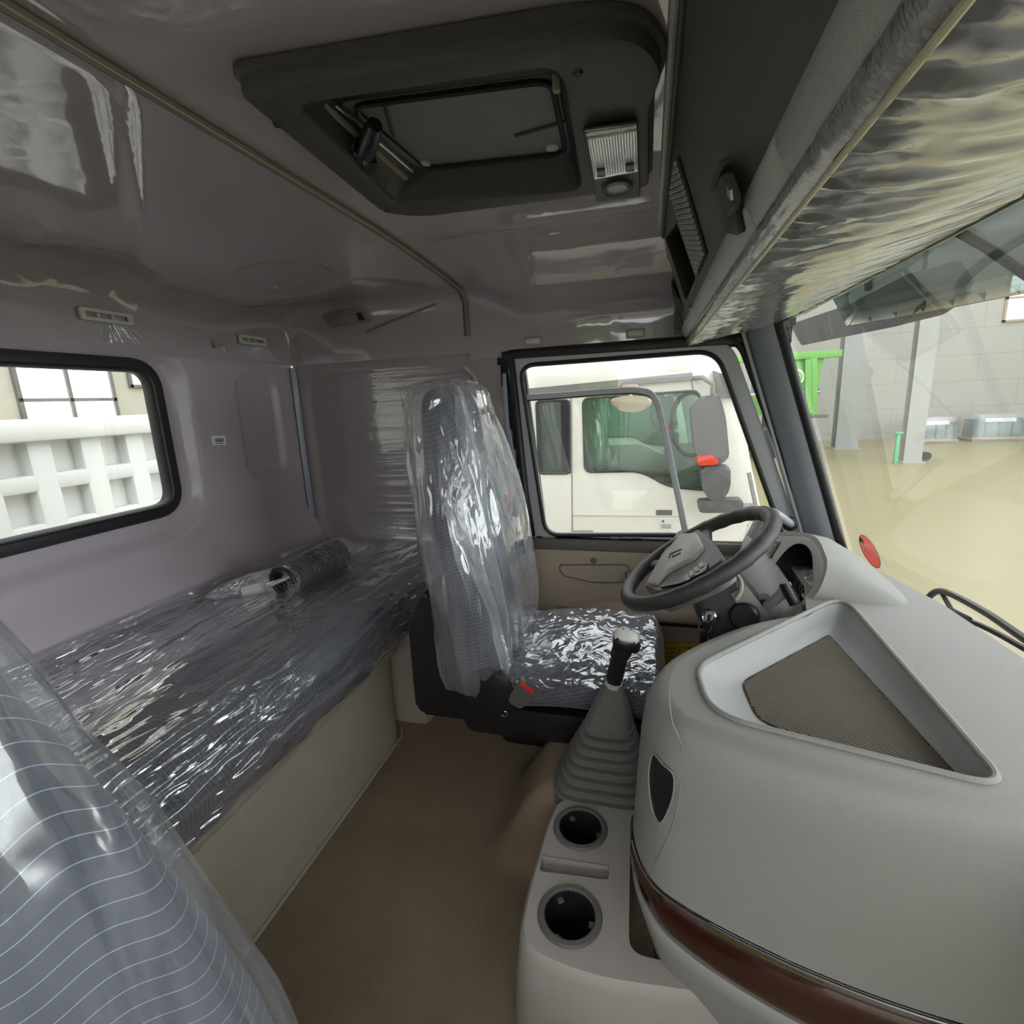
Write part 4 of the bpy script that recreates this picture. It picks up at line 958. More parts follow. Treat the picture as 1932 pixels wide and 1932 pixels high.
loft('backrest', [seat_ring(x, y, z, w_, d) for x, y, z, w_, d in tb_], 'cloth_seat', ds, True, True, 60)
cov = [(x, y + .012, z + (.012 if i > 30 else 0), w_, d) for i, (x, y, z, w_, d) in enumerate(tb_)]
loft('backrest_film', [seat_ring(x, y, z, w_, d, 96, .12, .016, 3.3, .014, .03) for x, y, z, w_, d in interp([(a_, b_ + .015, c_ + (.015 if c_ > -.03 else 0), d_ + (.02 if c_ > -.15 else 0), e_ + .006) for a_, b_, c_, d_, e_ in back], 8)], 'film_seat', ds, False, True, 180)
# loose fold of film running down the near side of the backrest
def fold_strip(pts, wd, name, parent, m):
    P = curve(pts, 6); n = len(P)
    def f(u, v):
        i = u * (n - 1); k = min(int(i), n - 2); p = P[k].lerp(P[k + 1], i - k); t = (P[k + 1] - P[k]).normalized()
        w_ = wd * (.5 + .5 * math.sin(math.pi * min(1, u * 1.2))) ; q = Vector((-.5, -.85, 0)); q = (q - t * q.dot(t)).normalized(); nn = t.cross(q)
        return p + q * (v - .5) * w_ + nn * (.012 * math.sin(v * 9 + u * 5) + .008 * fbm((u * 7, v * 3, 1)))
    grid(name, f, 50, 10, m, parent, ang=180)
fold_strip([ax(868, 745, 1.30), ax(880, 850, 1.22), ax(862, 960, 1.17), ax(885, 1050, 1.16), ax(925, 1150, 1.165), ax(955, 1260, 1.17)], .07, 'film_fold', ds, 'film_seat')
fold_strip([ax(820, 770, 1.30), ax(830, 870, 1.21), ax(842, 960, 1.165), ax(870, 1020, 1.155)], .05, 'film_fold', ds, 'film_seat')
# piping seams on the backrest face
for sx_ in (-.095, .095):
    tube('piping', [Vector((CX + sx_ * (w_ / .25), y - d * (1 - .35 * (1 - (sx_ * (w_ / .25) / w_) ** 2)) * .99 - .0, z)) for x, y, z, w_, d in tb_[6:36:2]], .004, mat('piping_grey', (.2, .22, .28), .6), ds, 6)
# cushion
cring = []
for k in range(13):
    f = k / 12; y = .43 - f * .47; ht_ = (.13 if 0 < k < 12 else .10); zt_ = -.735 + .022 * math.sin(f * math.pi) + .012 * f - (.03 if k == 12 else 0)
    w_ = .225 - (.02 if k in (0, 12) else 0)
    cring.append([Vector((CX + spow(math.cos(a_), .45) * w_, y, zt_ - ht_ / 2 + spow(math.sin(a_), .5) * ht_ / 2 + (.014 * (abs(math.cos(a_)) ** 2) if math.sin(a_) > 0 else 0))) for a_ in [2 * math.pi * j / 36 for j in range(36)]])
loft('cushion', cring, 'cloth_seat', ds, True, True, 60)
def cfilm(u, v):
    f = u; y = .40 - f * .455; a_ = math.pi * (1.12 - 1.24 * v); w_ = .236
    zt_ = -.735 + .022 * math.sin(f * math.pi) + .012 * f
    x = CX + spow(math.cos(a_), .45) * w_; z = zt_ - .065 + spow(math.sin(a_), .5) * .065 + .010 + .008 * abs(fbm((x * 14, y * 14, 3), 2)) + .005 * fbm((x * 34, y * 34, 1))
    if u > .94: z -= .05 * (u - .94) / .06
    return Vector((x, y, z))
grid('cushion_film', cfilm, 90, 90, 'film_cushion', ds, ang=180)
# suspension skirt and pedestal
sk = []
for z, x0, x1, y0, y1 in ((-.845, 1.21, 1.64, .0, .50), (-.90, 1.20, 1.66, -.01, .52), (-.94, 1.22, 1.66, .0, .52), (-1.0, 1.32, 1.64, .03, .50), (ZF / KS + .01, 1.44, 1.60, .06, .48), (ZF / KS, 1.44, 1.60, .06, .48)):
    sk.append(rpoly([(x0, y0, z), (x1, y0, z), (x1, y1, z), (x0, y1, z)], .05, 4))
loft('suspension_base', sk, 'black_plastic', ds, True, True, 50)
lathe('recliner_cover', [(0, -.02), (.078, -.02), (.080, .0), (.074, .014), (.05, .022), (0, .024)], (1.195, .415, -.79), (-1, 0, 0), 'black_plastic', ds, 32)
prism('back_side_panel', rpoly([(1.215, .60, -.50), (1.215, .66, -.62), (1.215, .66, -.90), (1.215, .40, -.90), (1.215, .42, -.72), (1.215, .54, -.64)], .03), (.06, 0, 0), 'black_plastic', ds, .012)
prism('back_shell', rpoly([(1.24, .555, -.45), (1.24, .62, -.55), (1.24, .64, -.86), (1.24, .52, -.86), (1.24, .53, -.5)], .03), (.38, 0, 0), 'black_plastic', ds, .015)
lathe('bolt', [(0, 0), (.013, 0), (.013, .006), (.009, .009), (.008, .005), (0, .005)], ax(951, 1343, 1.185), (-1, 0, 0), 'chrome', ds, 14)
bu = thing('seat_belt_buckle', 'grey seat belt buckle with red button beside the driver seat', 'buckle', ax(985, 1325, 1.18))
prism('body', rpoly([ax(979, 1281, 1.175), ax(1012, 1301, 1.175), ax(1003, 1320, 1.175), ax(982, 1340, 1.175), ax(957, 1323, 1.175)], .008), (.026, 0, 0), mat('buckle_grey', (.10, .095, .085), .5), bu, .004)
prism('release_button', [ax(984, 1286, 1.172), ax(1008, 1303, 1.172), ax(1004, 1309, 1.172), ax(981, 1293, 1.172)], (-.004, 0, 0), 'red_plastic', bu, .001)
prism('stalk', [ax(957, 1318, 1.19), ax(972, 1330, 1.19), ax(958, 1346, 1.19), ax(943, 1336, 1.19)], (.01, 0, 0), 'black_plastic', bu, .003)

for o_ in list(ds.children) + [bu]:
    o_.data.transform(Matrix.Scale(KS, 4)) if o_.type == 'MESH' else [c_.data.transform(Matrix.Scale(KS, 4)) for c_ in o_.children]
# passenger seat (foreground)
PX = .115
pback = [(PX, .50, -.98, .27, .10), (PX, .50, -.86, .285, .105), (PX, .515, -.72, .28, .105), (PX, .545, -.51, .238, .10), (PX, .575, -.33, .195, .09), (PX, .60, -.17, .150, .08), (PX, .615, -.08, .13, .07), (PX, .62, -.04, .10, .05), (PX, .622, -.02, .05, .02)]
ps = thing('passenger_seat', 'passenger seat in blue striped cloth under hazy plastic in the foreground', 'seat', (PX, .35, ZF), 'cab seats')
loft('backrest', [seat_ring(x, y, z, w_, d, 60, .15) for x, y, z, w_, d in interp(pback, 6)], 'cloth_near', ps, True, True, 60)
loft('backrest_film', [seat_ring(x, y, z, w_, d, 120, .02, .012, 8.1, .008, .012) for x, y, z, w_, d in interp([(a_, b_ - .004, c_, d_ + .004, e_ + .008) for a_, b_, c_, d_, e_ in pback], 9)], 'film_near', ps, False, True, 180)
pc_ = []
for k in range(9):
    f = k / 8; y = .45 - f * .47
    pc_.append([Vector((PX - .02 + spow(math.cos(a_), .45) * .20, y, -.95 + spow(math.sin(a_), .5) * .07)) for a_ in [2 * math.pi * j / 30 for j in range(30)]])
loft('cushion', pc_, 'cloth_near', ps, True, True, 60)
loft('pedestal', [rpoly([(PX - x, .05, z), (PX + x, .05, z), (PX + x, .45, z), (PX - x, .45, z)], .04) for z, x in ((-1.01, .18), (-1.1, .16), (ZF, .15))], 'black_plastic', ps)
# ---------------------------------------------------------------- gear lever on the tunnel hump
GX = 1.16
def gx_(px, py): return ax(px, py, GX)
gz0 = -.985
gl = thing('gear_lever', 'gear lever with silver-capped black knob and ribbed grey rubber boot', 'gear lever', (GX, .11, gz0))
mat('boot_rubber', (.13, .125, .115), .65, bump=(700, .2))
bc, bt_ = Vector((GX, gx_(1135, 1450).y, gz0 - .03)), gx_(1158, 1290)
rings = []
tiers = [(0, .118), (.10, .122)]
for k in range(7):
    f_ = .115 + k * .078; r_ = .120 - k * .0092; tiers += [(f_, r_), (f_ + .008, r_ - .014), (f_ + .022, r_ - .016), (f_ + .028, r_ - .005), (f_ + .066, r_ - .006), (f_ + .074, r_ - .010)]
tiers += [(.69, .054), (.80, .044), (.90, .032), (.97, .022), (1.0, .0205)]
for f, s in tiers:
    c = bc.lerp(bt_, f); c.x = GX; s *= 1.03; sq = s * .80
    rings.append(rpoly([c + Vector((-sq, -s, 0)), c + Vector((sq, -s, 0)), c + Vector((sq, s, 0)), c + Vector((-sq, s, 0))], s * .55, 5))
loft('boot', rings, 'boot_rubber', gl, True, True, 30)
hp_ = [gx_(1158, 1290), gx_(1163, 1262), gx_(1171, 1235), gx_(1178, 1214)]
tube('collar', [gx_(1157, 1294), gx_(1158.5, 1286)], .0215, 'shelf_fascia', gl, 18)
hr = []
for i, (p, a1_, b1_) in enumerate(zip(curve(hp_, 4), [.019] * 2 + [.020] * 6 + [.022] * 4 + [.024], [.019] * 2 + [.021] * 6 + [.026] * 4 + [.03])):
    hr.append([p + Vector((math.cos(t) * a1_, math.sin(t) * b1_, 0)) for t in [2 * math.pi * j / 20 for j in range(20)]])
gb_ = loft('grip', hr, 'black_plastic', gl)
kn = []
k0, k1 = gx_(1156, 1205), gx_(1209, 1216)
for f, a1_, b1_ in ((0, .006, .008), (.05, .02, .018), (.2, .026, .024), (.5, .028, .026), (.8, .026, .024), (.95, .018, .018), (1.0, .006, .006)):
    c = k0.lerp(k1, f); kn.append([c + Vector((math.cos(t) * a1_, 0, math.sin(t) * b1_)) for t in [2 * math.pi * j / 20 for j in range(20)]])
loft('knob', kn, 'black_plastic', gl)
cp = []
for f, a1_, h_ in ((.02, .012, .012), (.1, .02, .021), (.3, .025, .027), (.6, .026, .028), (.85, .022, .025), (.97, .012, .016)):
    c = k0.lerp(k1, f); cp.append([c + Vector((math.cos(t) * a1_, 0, .004 + math.sin(t) * h_)) for t in [math.pi * .08 + math.pi * .84 * j / 12 for j in range(13)]])
cpo = loft('silver_cap', cp, mat('silver_plastic', (.68, .68, .63), .3), gl, False, False, 60, .003)
c = k0.lerp(k1, .5)
for k in (-1, 1): box('shift_mark', c + Vector((.0, k * .009, .0335)), (.012, .003, .001), 'ink', cpo, 0)
prism('range_button', rpoly([gx_(1184, 1246), gx_(1190, 1250), gx_(1191, 1262), gx_(1184, 1258)], .003), (-.012, 0, 0), 'truck_grey', gl, .003)

# ---------------------------------------------------------------- cup holder console
cn = thing('cup_holder_console', 'grey floor console with two dark cup holders and a shallow slot', 'console', (.88, .05, ZF))
ZT = -.98
def cz_(px, py, z=ZT): return az(px, py, z)
to = rpoly([(1.062, .203, ZT), (.985, .214, ZT), (.80, .222, ZT), (.705, .216, ZT), (.682, .09, ZT), (.70, -.10, ZT), (.72, -.25, ZT), (1.10, -.25, ZT), (1.095, .06, ZT)], [.03, .1, .1, .05, .1, .1, .02, .02, .05], 6)
def circ(c, r, n=36): return [c + Vector((math.cos(2 * math.pi * j / n) * r, math.sin(2 * math.pi * j / n) * r, 0)) for j in range(n)]
c1, c2 = cz_(1095, 1562), cz_(1075, 1727)
slot = rpoly([cz_(1022, 1612), cz_(1150, 1632), cz_(1148, 1660), cz_(1018, 1643)], .006, 3)
trayp = rpoly([(1.075, .030, ZT), (1.075, -.24, ZT), (.735, -.24, ZT), (.735, .022, ZT)], [.05, .01, .01, .03], 5)
plate('top', to, [circ(c1, .050), circ(c2, .050), slot, trayp], (0, 0, -.004), 'console_grey', cn)
cc_ = sum(to, Vector()) / len(to)
def grow(loop, g, z): return [Vector((p.x + (p.x - cc_.x) / (p - cc_).length * g, p.y + (p.y - cc_.y) / (p - cc_).length * g, z)) for p in loop]
loft('side_wall', [to, grow(to, .006, ZT - .006), grow(to, .010, ZT - .02), grow(to, .022, ZT - .12), grow(to, .03, ZF - .02)], 'console_grey', cn, False, True, 70)
for c, lab in ((c1, 'far cup holder'), (c2, 'near cup holder')):
    rg = lathe('cup_ring', [(.049, -.004), (.049, .004), (.052, .006), (.060, .005), (.063, .001), (.063, -.003)], c, (0, 0, 1), 'ring_grey', cn, 40, False)
    lathe('cup_well', [(.049, .002), (.047, -.05), (.044, -.10), (0, -.10)], c, (0, 0, 1), 'black_plastic', cn, 36, False)
    for a_ in (.6, 2.7, 4.7): box('cup_tab', c + Vector((math.cos(a_) * .043, math.sin(a_) * .043, -.012)), (.012, .012, .004), 'ring_grey', rg, .001, Matrix.Rotation(a_, 3, 'Z'))
loft('slot_well', [slot, [p + Vector((0, 0, -.022)) for p in slot]], 'console_grey', cn, False); obj('slot_floor', [p + Vector((0, 0, -.022)) for p in slot], [tuple(range(len(slot)))], 'console_grey', cn)
loft('tray_well', [trayp, [p + Vector((0, 0, -.12)) for p in trayp]], 'console_grey', cn, False); obj('tray_floor', [p + Vector((0, 0, -.12)) for p in trayp], [tuple(range(len(trayp)))], 'carpet', cn)

# ---------------------------------------------------------------- dashboard
da = thing('dashboard', 'grey moulded dashboard with wood strip and sunken tray wrapping around the driver', 'dashboard', (1.0, -.35, -.9))
PL = curve([(1.235, -.32, 0), (1.165, -.205, 0), (1.06, -.095, 0), (.945, -.010, 0), (.83, .018, 0), (.735, -.008, 0), (.685, -.07, 0), (.635, -.21, 0), (.608, -.35, 0), (.60, -.50, 0), (.598, -.60, 0), (.598, -.68, 0)], 7)
nP = len(PL)
nrm = []
for i in range(nP):
    t = (PL[min(i + 1, nP - 1)] - PL[max(i - 1, 0)]).normalized(); nrm.append(Vector((t.y, -t.x, 0)) * -1 if Vector((t.y, -t.x, 0)).dot(PL[i] - Vector((1.0, -.4, 0))) < 0 else Vector((t.y, -t.x, 0)))
def ztop(x): return -.50 - .04 * sm(1.2, 1.9, x)
def dring(o_, z, i0=0, i1=None): return [Vector((PL[i].x + nrm[i].x * o_, PL[i].y + nrm[i].y * o_, z)) for i in range(i0, nP if i1 is None else i1)]
def zw(i): return -.79 - .012 * (1 - i / nP)                           # top edge of the wood strip
def wh(i): return .012 + .09 * sm(.18, .68, i / nP)                   # strip height, thin at the driver end
levels = [(-.058, 0.0), (-.045, .003), (-.034, .010), (-.026, .022), (-.018, .045), (-.012, .09), (-.006, .18)]
rg_ = [[v + Vector((0, 0, -d)) for v in dring(o_, -.50)] for o_, d in levels]
rg_.append([Vector((PL[i].x, PL[i].y, zw(i))) for i in range(nP)])
loft('upper_shell', rg_, 'dash_grey', da, False, False, 70)
# wood-look strip
wd = mat('wood_gloss', (.035, .010, .006), .18, coat=1, coat_r=.03, var=(9, .55, (1, .15, 5)))
rgw = []
for o_, f in ((-.001, 0), (.004, .06), (.009, .35), (.009, .7), (.004, .95), (-.002, 1.0)):
    rgw.append([Vector((PL[i].x + nrm[i].x * o_ * sm(23, 34, i), PL[i].y + nrm[i].y * o_ * sm(23, 34, i), zw(i) - .004 - wh(i) * f)) for i in range(24, nP)])
loft('wood_strip', rgw, wd, da, False, False, 60)
tube('strip_edge', [Vector((PL[i].x + nrm[i].x * .004, PL[i].y + nrm[i].y * .004, zw(i) - .004)) for i in range(30, nP)], .0018, 'steel', da, 6)
low = []
for o_, d in ((-.002, .0), (.004, .006), (.002, .03), (-.012, .08), (-.03, .14), (-.04, .22)):
    low.append([Vector((PL[i].x + nrm[i].x * o_, PL[i].y + nrm[i].y * o_, zw(i) - .006 - wh(i) - d)) for i in range(nP)])
loft('lower_shell', low, 'dash_grey', da, False, False, 70)
# pocket in the rear face: flat black patch painted for the opening's shade
def on_face(px, py, out=.002):
    d = ray(px, py)
    for i in range(nP - 1, 0, -1):
        a_, b_ = PL[i], PL[i - 1]; ca, cb_ = a_.x * d.y - a_.y * d.x, b_.x * d.y - b_.y * d.x
        if (ca <= 0) != (cb_ <= 0):
            f = ca / (ca - cb_); p = a_.lerp(b_, f); n_ = nrm[i].lerp(nrm[i - 1], f); z = d.z * (p.length / math.hypot(d.x, d.y))
            o_ = 0
            for (o0, d0), (o1, d1) in zip(levels, levels[1:] + [(0, .29)]):
                if d0 <= -.5 - z <= d1: o_ = o0 + (o1 - o0) * (-.5 - z - d0) / (d1 - d0)
            return Vector((p.x, p.y, z)) + n_ * (o_ + out)
    return d * (.85 / d.x)
pm_ = [on_face(*p) for p in ((1220, 1425), (1240, 1446), (1262, 1466), (1267, 1488), (1262, 1520), (1247, 1552), (1236, 1548), (1226, 1525), (1219, 1490), (1216, 1455))]
pm_ = curve(pm_, 4, True)
pm_c = on_face(1240, 1490, .006)
obj('pocket_shade', pm_ + [pm_c], [(k, (k + 1) % len(pm_), len(pm_)) for k in range(len(pm_))], 'black_plastic', da)
tube('pocket_rim', [p + Vector((-.001, .001, 0)) for p in pm_], .0016, 'dash_grey', da, 6, True)
tube('panel_seam', curve([on_face(*p, .0006) for p in ((1262, 1300), (1268, 1360), (1276, 1430), (1276, 1500), (1266, 1560), (1250, 1600), (1234, 1636))], 4), .0012, 'gap_line', da, 5)
# top deck with the tray opening
ring_t = dring(-.058, -.50)
deck = [v for v in ring_t] + [Vector((.70, -.668, -.5)), Vector((1.0, -.668, -.5)), Vector((1.3, -.662, -.5)), Vector((1.6, -.648, -.5)), Vector((1.93, -.63, -.5)), Vector((1.93, -.52, -.5)), Vector((1.6, -.42, -.5)), Vector((1.4, -.40, -.5))]
tray = rpoly([az(1312, 1258, -.5), az(1590, 1124, -.5), az(1908, 1492, -.5), az(1342, 1350, -.5)], [.05, .10, .045, .06], 9)
mt_ = rpoly([az(1397, 1288, -.552), az(1564, 1198, -.552), az(1812, 1470, -.552), az(1432, 1366, -.552)], [.03, .012, .012, .04], 9)
td = plate('top_deck', deck, [tray], (0, 0, -.003), 'dash_grey', da)
for v in td.data.vertices: v.co.z += ztop(v.co.x) + .5
mid = [a_.lerp(b_, .35) + Vector((0, 0, -.018)) for a_, b_ in zip(tray, mt_)]; mid2 = [a_.lerp(b_, .8) + Vector((0, 0, -.008)) for a_, b_ in zip(tray, mt_)]
loft('tray_bowl', [tray, [p.lerp(q, .08) + Vector((0, 0, -.004)) for p, q in zip(tray, mt_)], mid, mid2, [p for p in mt_]], 'dash_tray', da, False, True, 70)
tube('tray_lip', [p + Vector((0, 0, .001)) for p in tray], .005, 'dash_grey', da, 8, True)
# ribbed mat: real ribs across the tray floor
mm_ = mat('mat_rubber', (.155, .13, .10), .7); mat('mat_groove', (.035, .03, .025), .8)
om = prism('ribbed_mat', [p + Vector((0, 0, .002)) for p in mt_], (0, 0, -.004), 'mat_groove', da)
bm = bmesh.new(); dirn = (mt_[-5] - mt_[len(mt_) // 2 + 5]).normalized(); dirn = Vector((-.62, -.785, 0)).normalized() ; nn = Vector((-dirn.y, dirn.x, 0))
cm = sum(mt_, Vector()) / len(mt_)
for k in range(-60, 61):
    o_ = cm + nn * k * .0062; ts = [t / 200 for t in range(-80, 81) if inside(o_ + dirn * t / 200, mt_)]
    if len(ts) < 2: continue
    a_, b_ = o_ + dirn * ts[0], o_ + dirn * ts[-1]
    r = bmesh.ops.create_cube(bm, size=1)['verts']; L_ = (b_ - a_).length
    bmesh.ops.scale(bm, vec=(L_, .0042, .005), verts=r); bmesh.ops.rotate(bm, cent=(0, 0, 0), matrix=rotm(dirn, nn), verts=r); bmesh.ops.translate(bm, vec=(a_ + b_) / 2 + Vector((0, 0, .0005)), verts=r)
rb = frombm('mat_ribs', bm, mm_, om, False); rb['kind'] = 'stuff'
loft('passenger_panel', [[Vector((x, y, z)) for y, z in ((-.70, -.50), (-.56, -.505), (-.50, -.53), (-.475, -.60), (-.48, -.72), (-.52, -.86), (-.68, -.95))] for x in (.62, .3, 0, XL)], 'dash_grey', da, False, False, 60)
# driver-side lower dash panel behind the wheel
loft('driver_panel', [[Vector((x, -.36 - .02 * math.sin((x - 1.25) * 5), -.52)), Vector((x, -.30, -.62)), Vector((x, -.27, -.72)), Vector((x, -.33, -.86)), Vector((x, -.48, -1.0))] for x in (1.22, 1.4, 1.6, 1.8, 1.94)], 'dash_grey', da, False, False, 60, .01)
# instrument hood
HP0, HN = Vector((0, -.36, -.555)), Vector((0, .866, .5))
def hf_(px, py, o_=0): return apl(px, py, HP0 + HN * o_, HN)
face = rpoly([hf_(1396, 1125), hf_(1457, 1009), hf_(1536, 1012), hf_(1558, 1070), hf_(1536, 1128), hf_(1455, 1185)], [.02, .04, .10, .10, .08, .05], 8)
cav = rpoly([hf_(1418, 1128), hf_(1492, 1022), hf_(1532, 1030), hf_(1534, 1118), hf_(1470, 1168)], [.05, .09, .08, .06, .05], 8)
ih = plate('instrument_face', face, [cav], HN * -.01, 'dash_tray', da, .002)
fc = sum(face, Vector()) / len(face)
r1 = [p + Vector((0, -.004, .006)) + (p - fc) * .035 for p in face]; r2 = [p + Vector((0, -.05, -.004)) + (p - fc) * .03 for p in face]; r3 = [Vector((p.x - .06 * sm(1.45, 1.28, p.x), p.y - .19 + (p.z + .5) * .1, min(p.z - .06, -.512))) for p in face]; r25 = [p.lerp(q, .5) + Vector((0, 0, .008)) for p, q in zip(r2, r3)]
loft('instrument_hood', [face, r1, r2, r25, r3], 'dash_grey', da, False, True, 60)
cavb = [p - HN * .10 + (p - fc) * -.08 for p in cav]
loft('instrument_cavity', [cav, cavb], 'black_plastic', da, False, True)
gp = obj('gauge_panel', cavb, [tuple(range(len(cavb)))], 'black_rubber', da)
cg = sum(cavb, Vector()) / len(cavb); gu = Vector((1, 0, 0)); gv = Vector((0, -.5, .866))
for k, (du, dv, r) in enumerate(((.10, .02, .055), (-.06, .02, .06), (.02, -.05, .028))):
    c = cg + gu * du + gv * dv + HN * .004
    dl = lathe('dial', [(r * .9, 0), (r, .0), (r, .006), (r * .9, .006)], c, HN, 'ring_grey', gp, 28, False)
    for j in range(11):
        a_ = math.radians(210 - 24 * j); d_ = gu * math.cos(a_) + gv * math.sin(a_); tube('tick', [c + d_ * r * .72 + HN * .002, c + d_ * r * .85 + HN * .002], .0012, 'label_white', dl, 4)
    tube('needle', [c + HN * .004, c + HN * .004 + (gu * -.7 - gv * .7) * r * .7], .0015, 'red_plastic', dl, 4)
gf = [p.lerp(q, .35) for p, q in zip(cav, cavb)]
grid('instrument_film', lambda u, v: hf_(1484 + 50 * u, 1150 - 75 * v - 22 * u * (1 - v), -.02 - .05 * (1 - u) + .008 * fbm((u * 5, v * 5, 2))), 30, 30, 'film_clear', da, ang=180)
# warning-light strip on the far edge of the face
ws0, ws1 = hf_(1421, 1096, .003), hf_(1468, 1022, .003); d_ = (ws1 - ws0); sd = HN.cross(d_.normalized())
wsx = prism('warning_strip', [ws0 + sd * .018, ws1 + sd * .018, ws1 - sd * .018, ws0 - sd * .018], HN * .002, 'dark_plastic', da, 0)
for k in range(7): box('symbol', ws0 + d_ * (.1 + .8 * k / 6) + HN * .003, (.012, .007, .001), 'column_grey', wsx, 0, rotm(sd, d_))
q = hf_(1411, 1104, .003); box('switch_blank', q, (.03, .02, .004), 'dash_tray', da, .002, rotm((1, 0, 0), gv))
# yellow notices on the panel under the dash
for k, (qd, lab) in enumerate((([(1256, 1214), (1280, 1214), (1280, 1268), (1256, 1268)], 'left yellow notice label under the dashboard'), ([(1283, 1214), (1335, 1214), (1335, 1262), (1283, 1266)], 'right yellow notice label under the dashboard'))):
    pp = [ax(*p, 1.90) for p in qd]; r = thing('notice_label', lab, 'label', pp[0], 'yellow notices under the dashboard')
    prism('sheet', pp, (.004, 0, 0), 'yellow_label', r)
    for j in range(5):
        a_ = pp[0].lerp(pp[3], .15 + j * .16); b_ = pp[1].lerp(pp[2], .15 + j * .16); tube('print_line', [a_.lerp(b_, .12) + Vector((-.002, 0, 0)), a_.lerp(b_, .85 - .2 * (j % 2)) + Vector((-.002, 0, 0))], .0016, 'ink', r, 4)
kb = box('wall_kick', (1.93, -.25, -1.0), (.03, .75, .34), 'black_plastic', None, .005); struct(kb)

# ---------------------------------------------------------------- steering wheel and column
SC = Vector((1.42, -.13, -.445)); SV = Vector((0, -.84, .54)).normalized(); SU = Vector((1, 0, 0)); SN = SU.cross(SV).normalized(); SN = SN if SN.z > 0 else -SN
sw = thing('steering_wheel', 'four-spoke dark steering wheel with pale grey horn pad', 'steering wheel', SC)
def sp_(u, v, o_=0): return SC + SU * u + SV * v + SN * o_
RR = .218
rim = []
mat('rim_grip', (.045, .042, .04), .45, bump=(500, .3))
for k in range(72):
    a_ = 2 * math.pi * k / 72; c = sp_(RR * math.cos(a_), RR * math.sin(a_)); d_ = SU * math.cos(a_) + SV * math.sin(a_)
    g = .0205 + .0012 * math.cos(24 * a_) * (1 if math.sin(a_) > -.2 else .2)
    rim.append([c + d_ * math.cos(t) * g * (1.0 if math.cos(t) > 0 else g / .0205) + SN * math.sin(t) * g for t in [2 * math.pi * j / 16 for j in range(16)]])
rim.append(rim[0]); loft('rim', rim, 'rim_grip', sw, False, True, 70)
for a_, w0 in ((math.radians(14), .03), (math.radians(166), .03), (math.radians(222), .026), (math.radians(318), .026)):
    d_ = SU * math.cos(a_) + SV * math.sin(a_); e_ = SN.cross(d_)
    rs = []
    for f, wd_, dp_, th in ((.25, 1.2, -.005, .016), (.55, 1.0, -.012, .013), (.85, .8, -.006, .010), (1.0, .9, 0, .010)):
        c = SC + d_ * RR * f + SN * dp_; rs.append([c + e_ * math.cos(t) * w0 * wd_ + SN * math.sin(t) * th for t in [2 * math.pi * j / 14 for j in range(14)]])
    loft('spoke', rs, 'rim_grip', sw, False, True, 60)
def wpx(px, py, o_=0): return apl(px, py, SC + SN * o_, SN)
hubp = rpoly([wpx(*p) for p in ((1218, 1112), (1250, 1052), (1284, 1004), (1322, 1002), (1352, 1030), (1372, 1062), (1345, 1082), (1290, 1108), (1244, 1126))], .02, 4)
hc = sum(hubp, Vector()) / len(hubp)
loft('hub', [[p - SN * .05 for p in hubp], [p + SN * .004 for p in hubp], [hc + (p - hc) * .95 + SN * .012 for p in hubp]], mat('hub_grey', (.13, .122, .112), .5), sw)
pad = rpoly([wpx(*p, .012) for p in ((1223, 1104), (1256, 1050), (1287, 1011), (1317, 1009), (1331, 1036), (1311, 1058), (1262, 1082), (1240, 1106))], .014, 4); pc2 = sum(pad, Vector()) / len(pad)
hp2 = loft('horn_pad', [pad, [p + SN * .008 for p in pad], [pc2 + (p - pc2) * .94 + SN * .012 for p in pad]], mat('pad_grey', (.40, .385, .34), .5, bump=(700, .2)), sw)
for seg in (((1262, 1052), (1264, 1045), (1286, 1036)), ((1268, 1052), (1270, 1046)), ((1271, 1050), (1284, 1043))):
    tube('emblem', [wpx(*p, .0255) for p in seg], .0016, 'ink', hp2, 5)
prism('lower_band', rpoly([wpx(*p, .012) for p in ((1246, 1112), (1266, 1088), (1316, 1062), (1338, 1064), (1334, 1080), (1286, 1104))], .008), SN * .006, 'black_plastic', sw, .003)
for k in range(4): box('wheel_button', wpx(1296 + k * 9, 1090 - k * 8, .02), (.020, .012, .008), 'shelf_fascia' if k < 3 else 'white_plastic', sw, .002, rotm(SU, SV))
col = thing('steering_column', 'dark steering column shroud below the wheel with ignition lock', 'steering column', SC - SN * .3)
rs = []
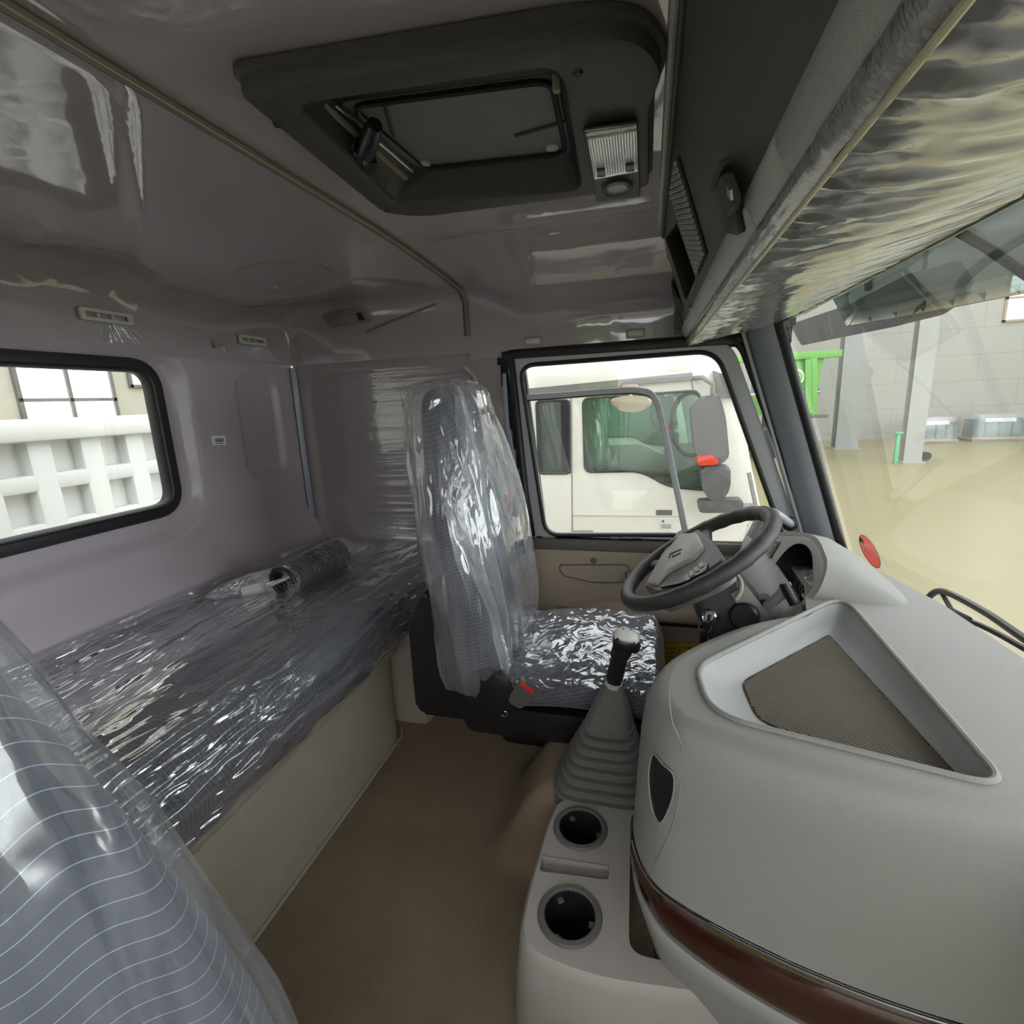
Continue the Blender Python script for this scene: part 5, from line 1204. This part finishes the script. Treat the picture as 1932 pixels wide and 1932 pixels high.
for d_, a1_, b1_ in ((.03, .05, .05), (.06, .062, .06), (.11, .085, .075), (.20, .092, .085), (.30, .095, .09), (.42, .09, .09)):
    c = SC - SN * d_; rs.append(rpoly([c + SU * x * a1_ + SV * y * b1_ for x, y in ((-1, -1), (1, -1), (1, 1), (-1, 1))], .035, 5))
loft('shroud', rs, mat('shroud_dark', (.04, .04, .042), .45, bump=(600, .2)), col, True, True, 50)
prism('shroud_trim', [SC - SN * .10 + SU * -.089 + SV * y - SN * z for y, z in ((.03, 0), (.075, 0), (.085, .12), (.03, .16))], (-.004, 0, 0), 'dash_grey', col, .002)
lk = ax(1341, 1163, 1.325)
lc = lathe('ignition_lock', [(.0, -.01), (.020, -.01), (.020, .010), (.016, .014), (.012, .010), (0, .010)], lk, Vector((-.8, .5, .3)), 'chrome', col, 20)
kq = ax(1405, 1162, 1.322)
lathe('knob', [(0, -.01), (.036, -.01), (.036, .012), (.030, .018), (0, .018)], kq, Vector((-.9, .35, .2)), 'black_plastic', col, 24)
tube('stalk', curve([ax(1390, 1085, 1.36), ax(1398, 1098, 1.33), ax(1398, 1115, 1.31), ax(1388, 1132, 1.30)], 4), .006, 'cream_clip', col, 8)
tube('stalk', [ax(1440, 1150, 1.36), ax(1476, 1120, 1.33), ax(1483, 1100, 1.32)], [.012, .014, .013], 'dash_tray', col, 10)
tube('stalk', [ax(1500, 1140, 1.30), ax(1485, 1112, 1.31), ax(1478, 1098, 1.31)], [.013, .013, .011], 'black_plastic', col, 10)
lathe('horn_cup', [(.02, 0), (.034, .0), (.036, .03), (.02, .03)], ax(1455, 1150, 1.37), Vector((-.4, .8, .4)), 'dash_tray', col, 18, False)
ky = thing('ignition_key', 'key and ring hanging from the ignition lock', 'key', lk)
dk = Vector((-.8, .5, .3)).normalized()
tube('ring', [lk + dk * .02 + Vector((0, .004 + .016 * math.sin(t), -.03 + .016 * math.cos(t))) for t in [2 * math.pi * j / 20 for j in range(20)]], .0018, 'steel', ky, 6, True)
box('key_blade', lk + dk * .016 + Vector((0, 0, -.004)), (.006, .004, .02), 'black_plastic', ky, .001)
box('key_head', lk + dk * .024 + Vector((0, .006, -.058)), (.008, .020, .034), 'black_plastic', ky, .003)
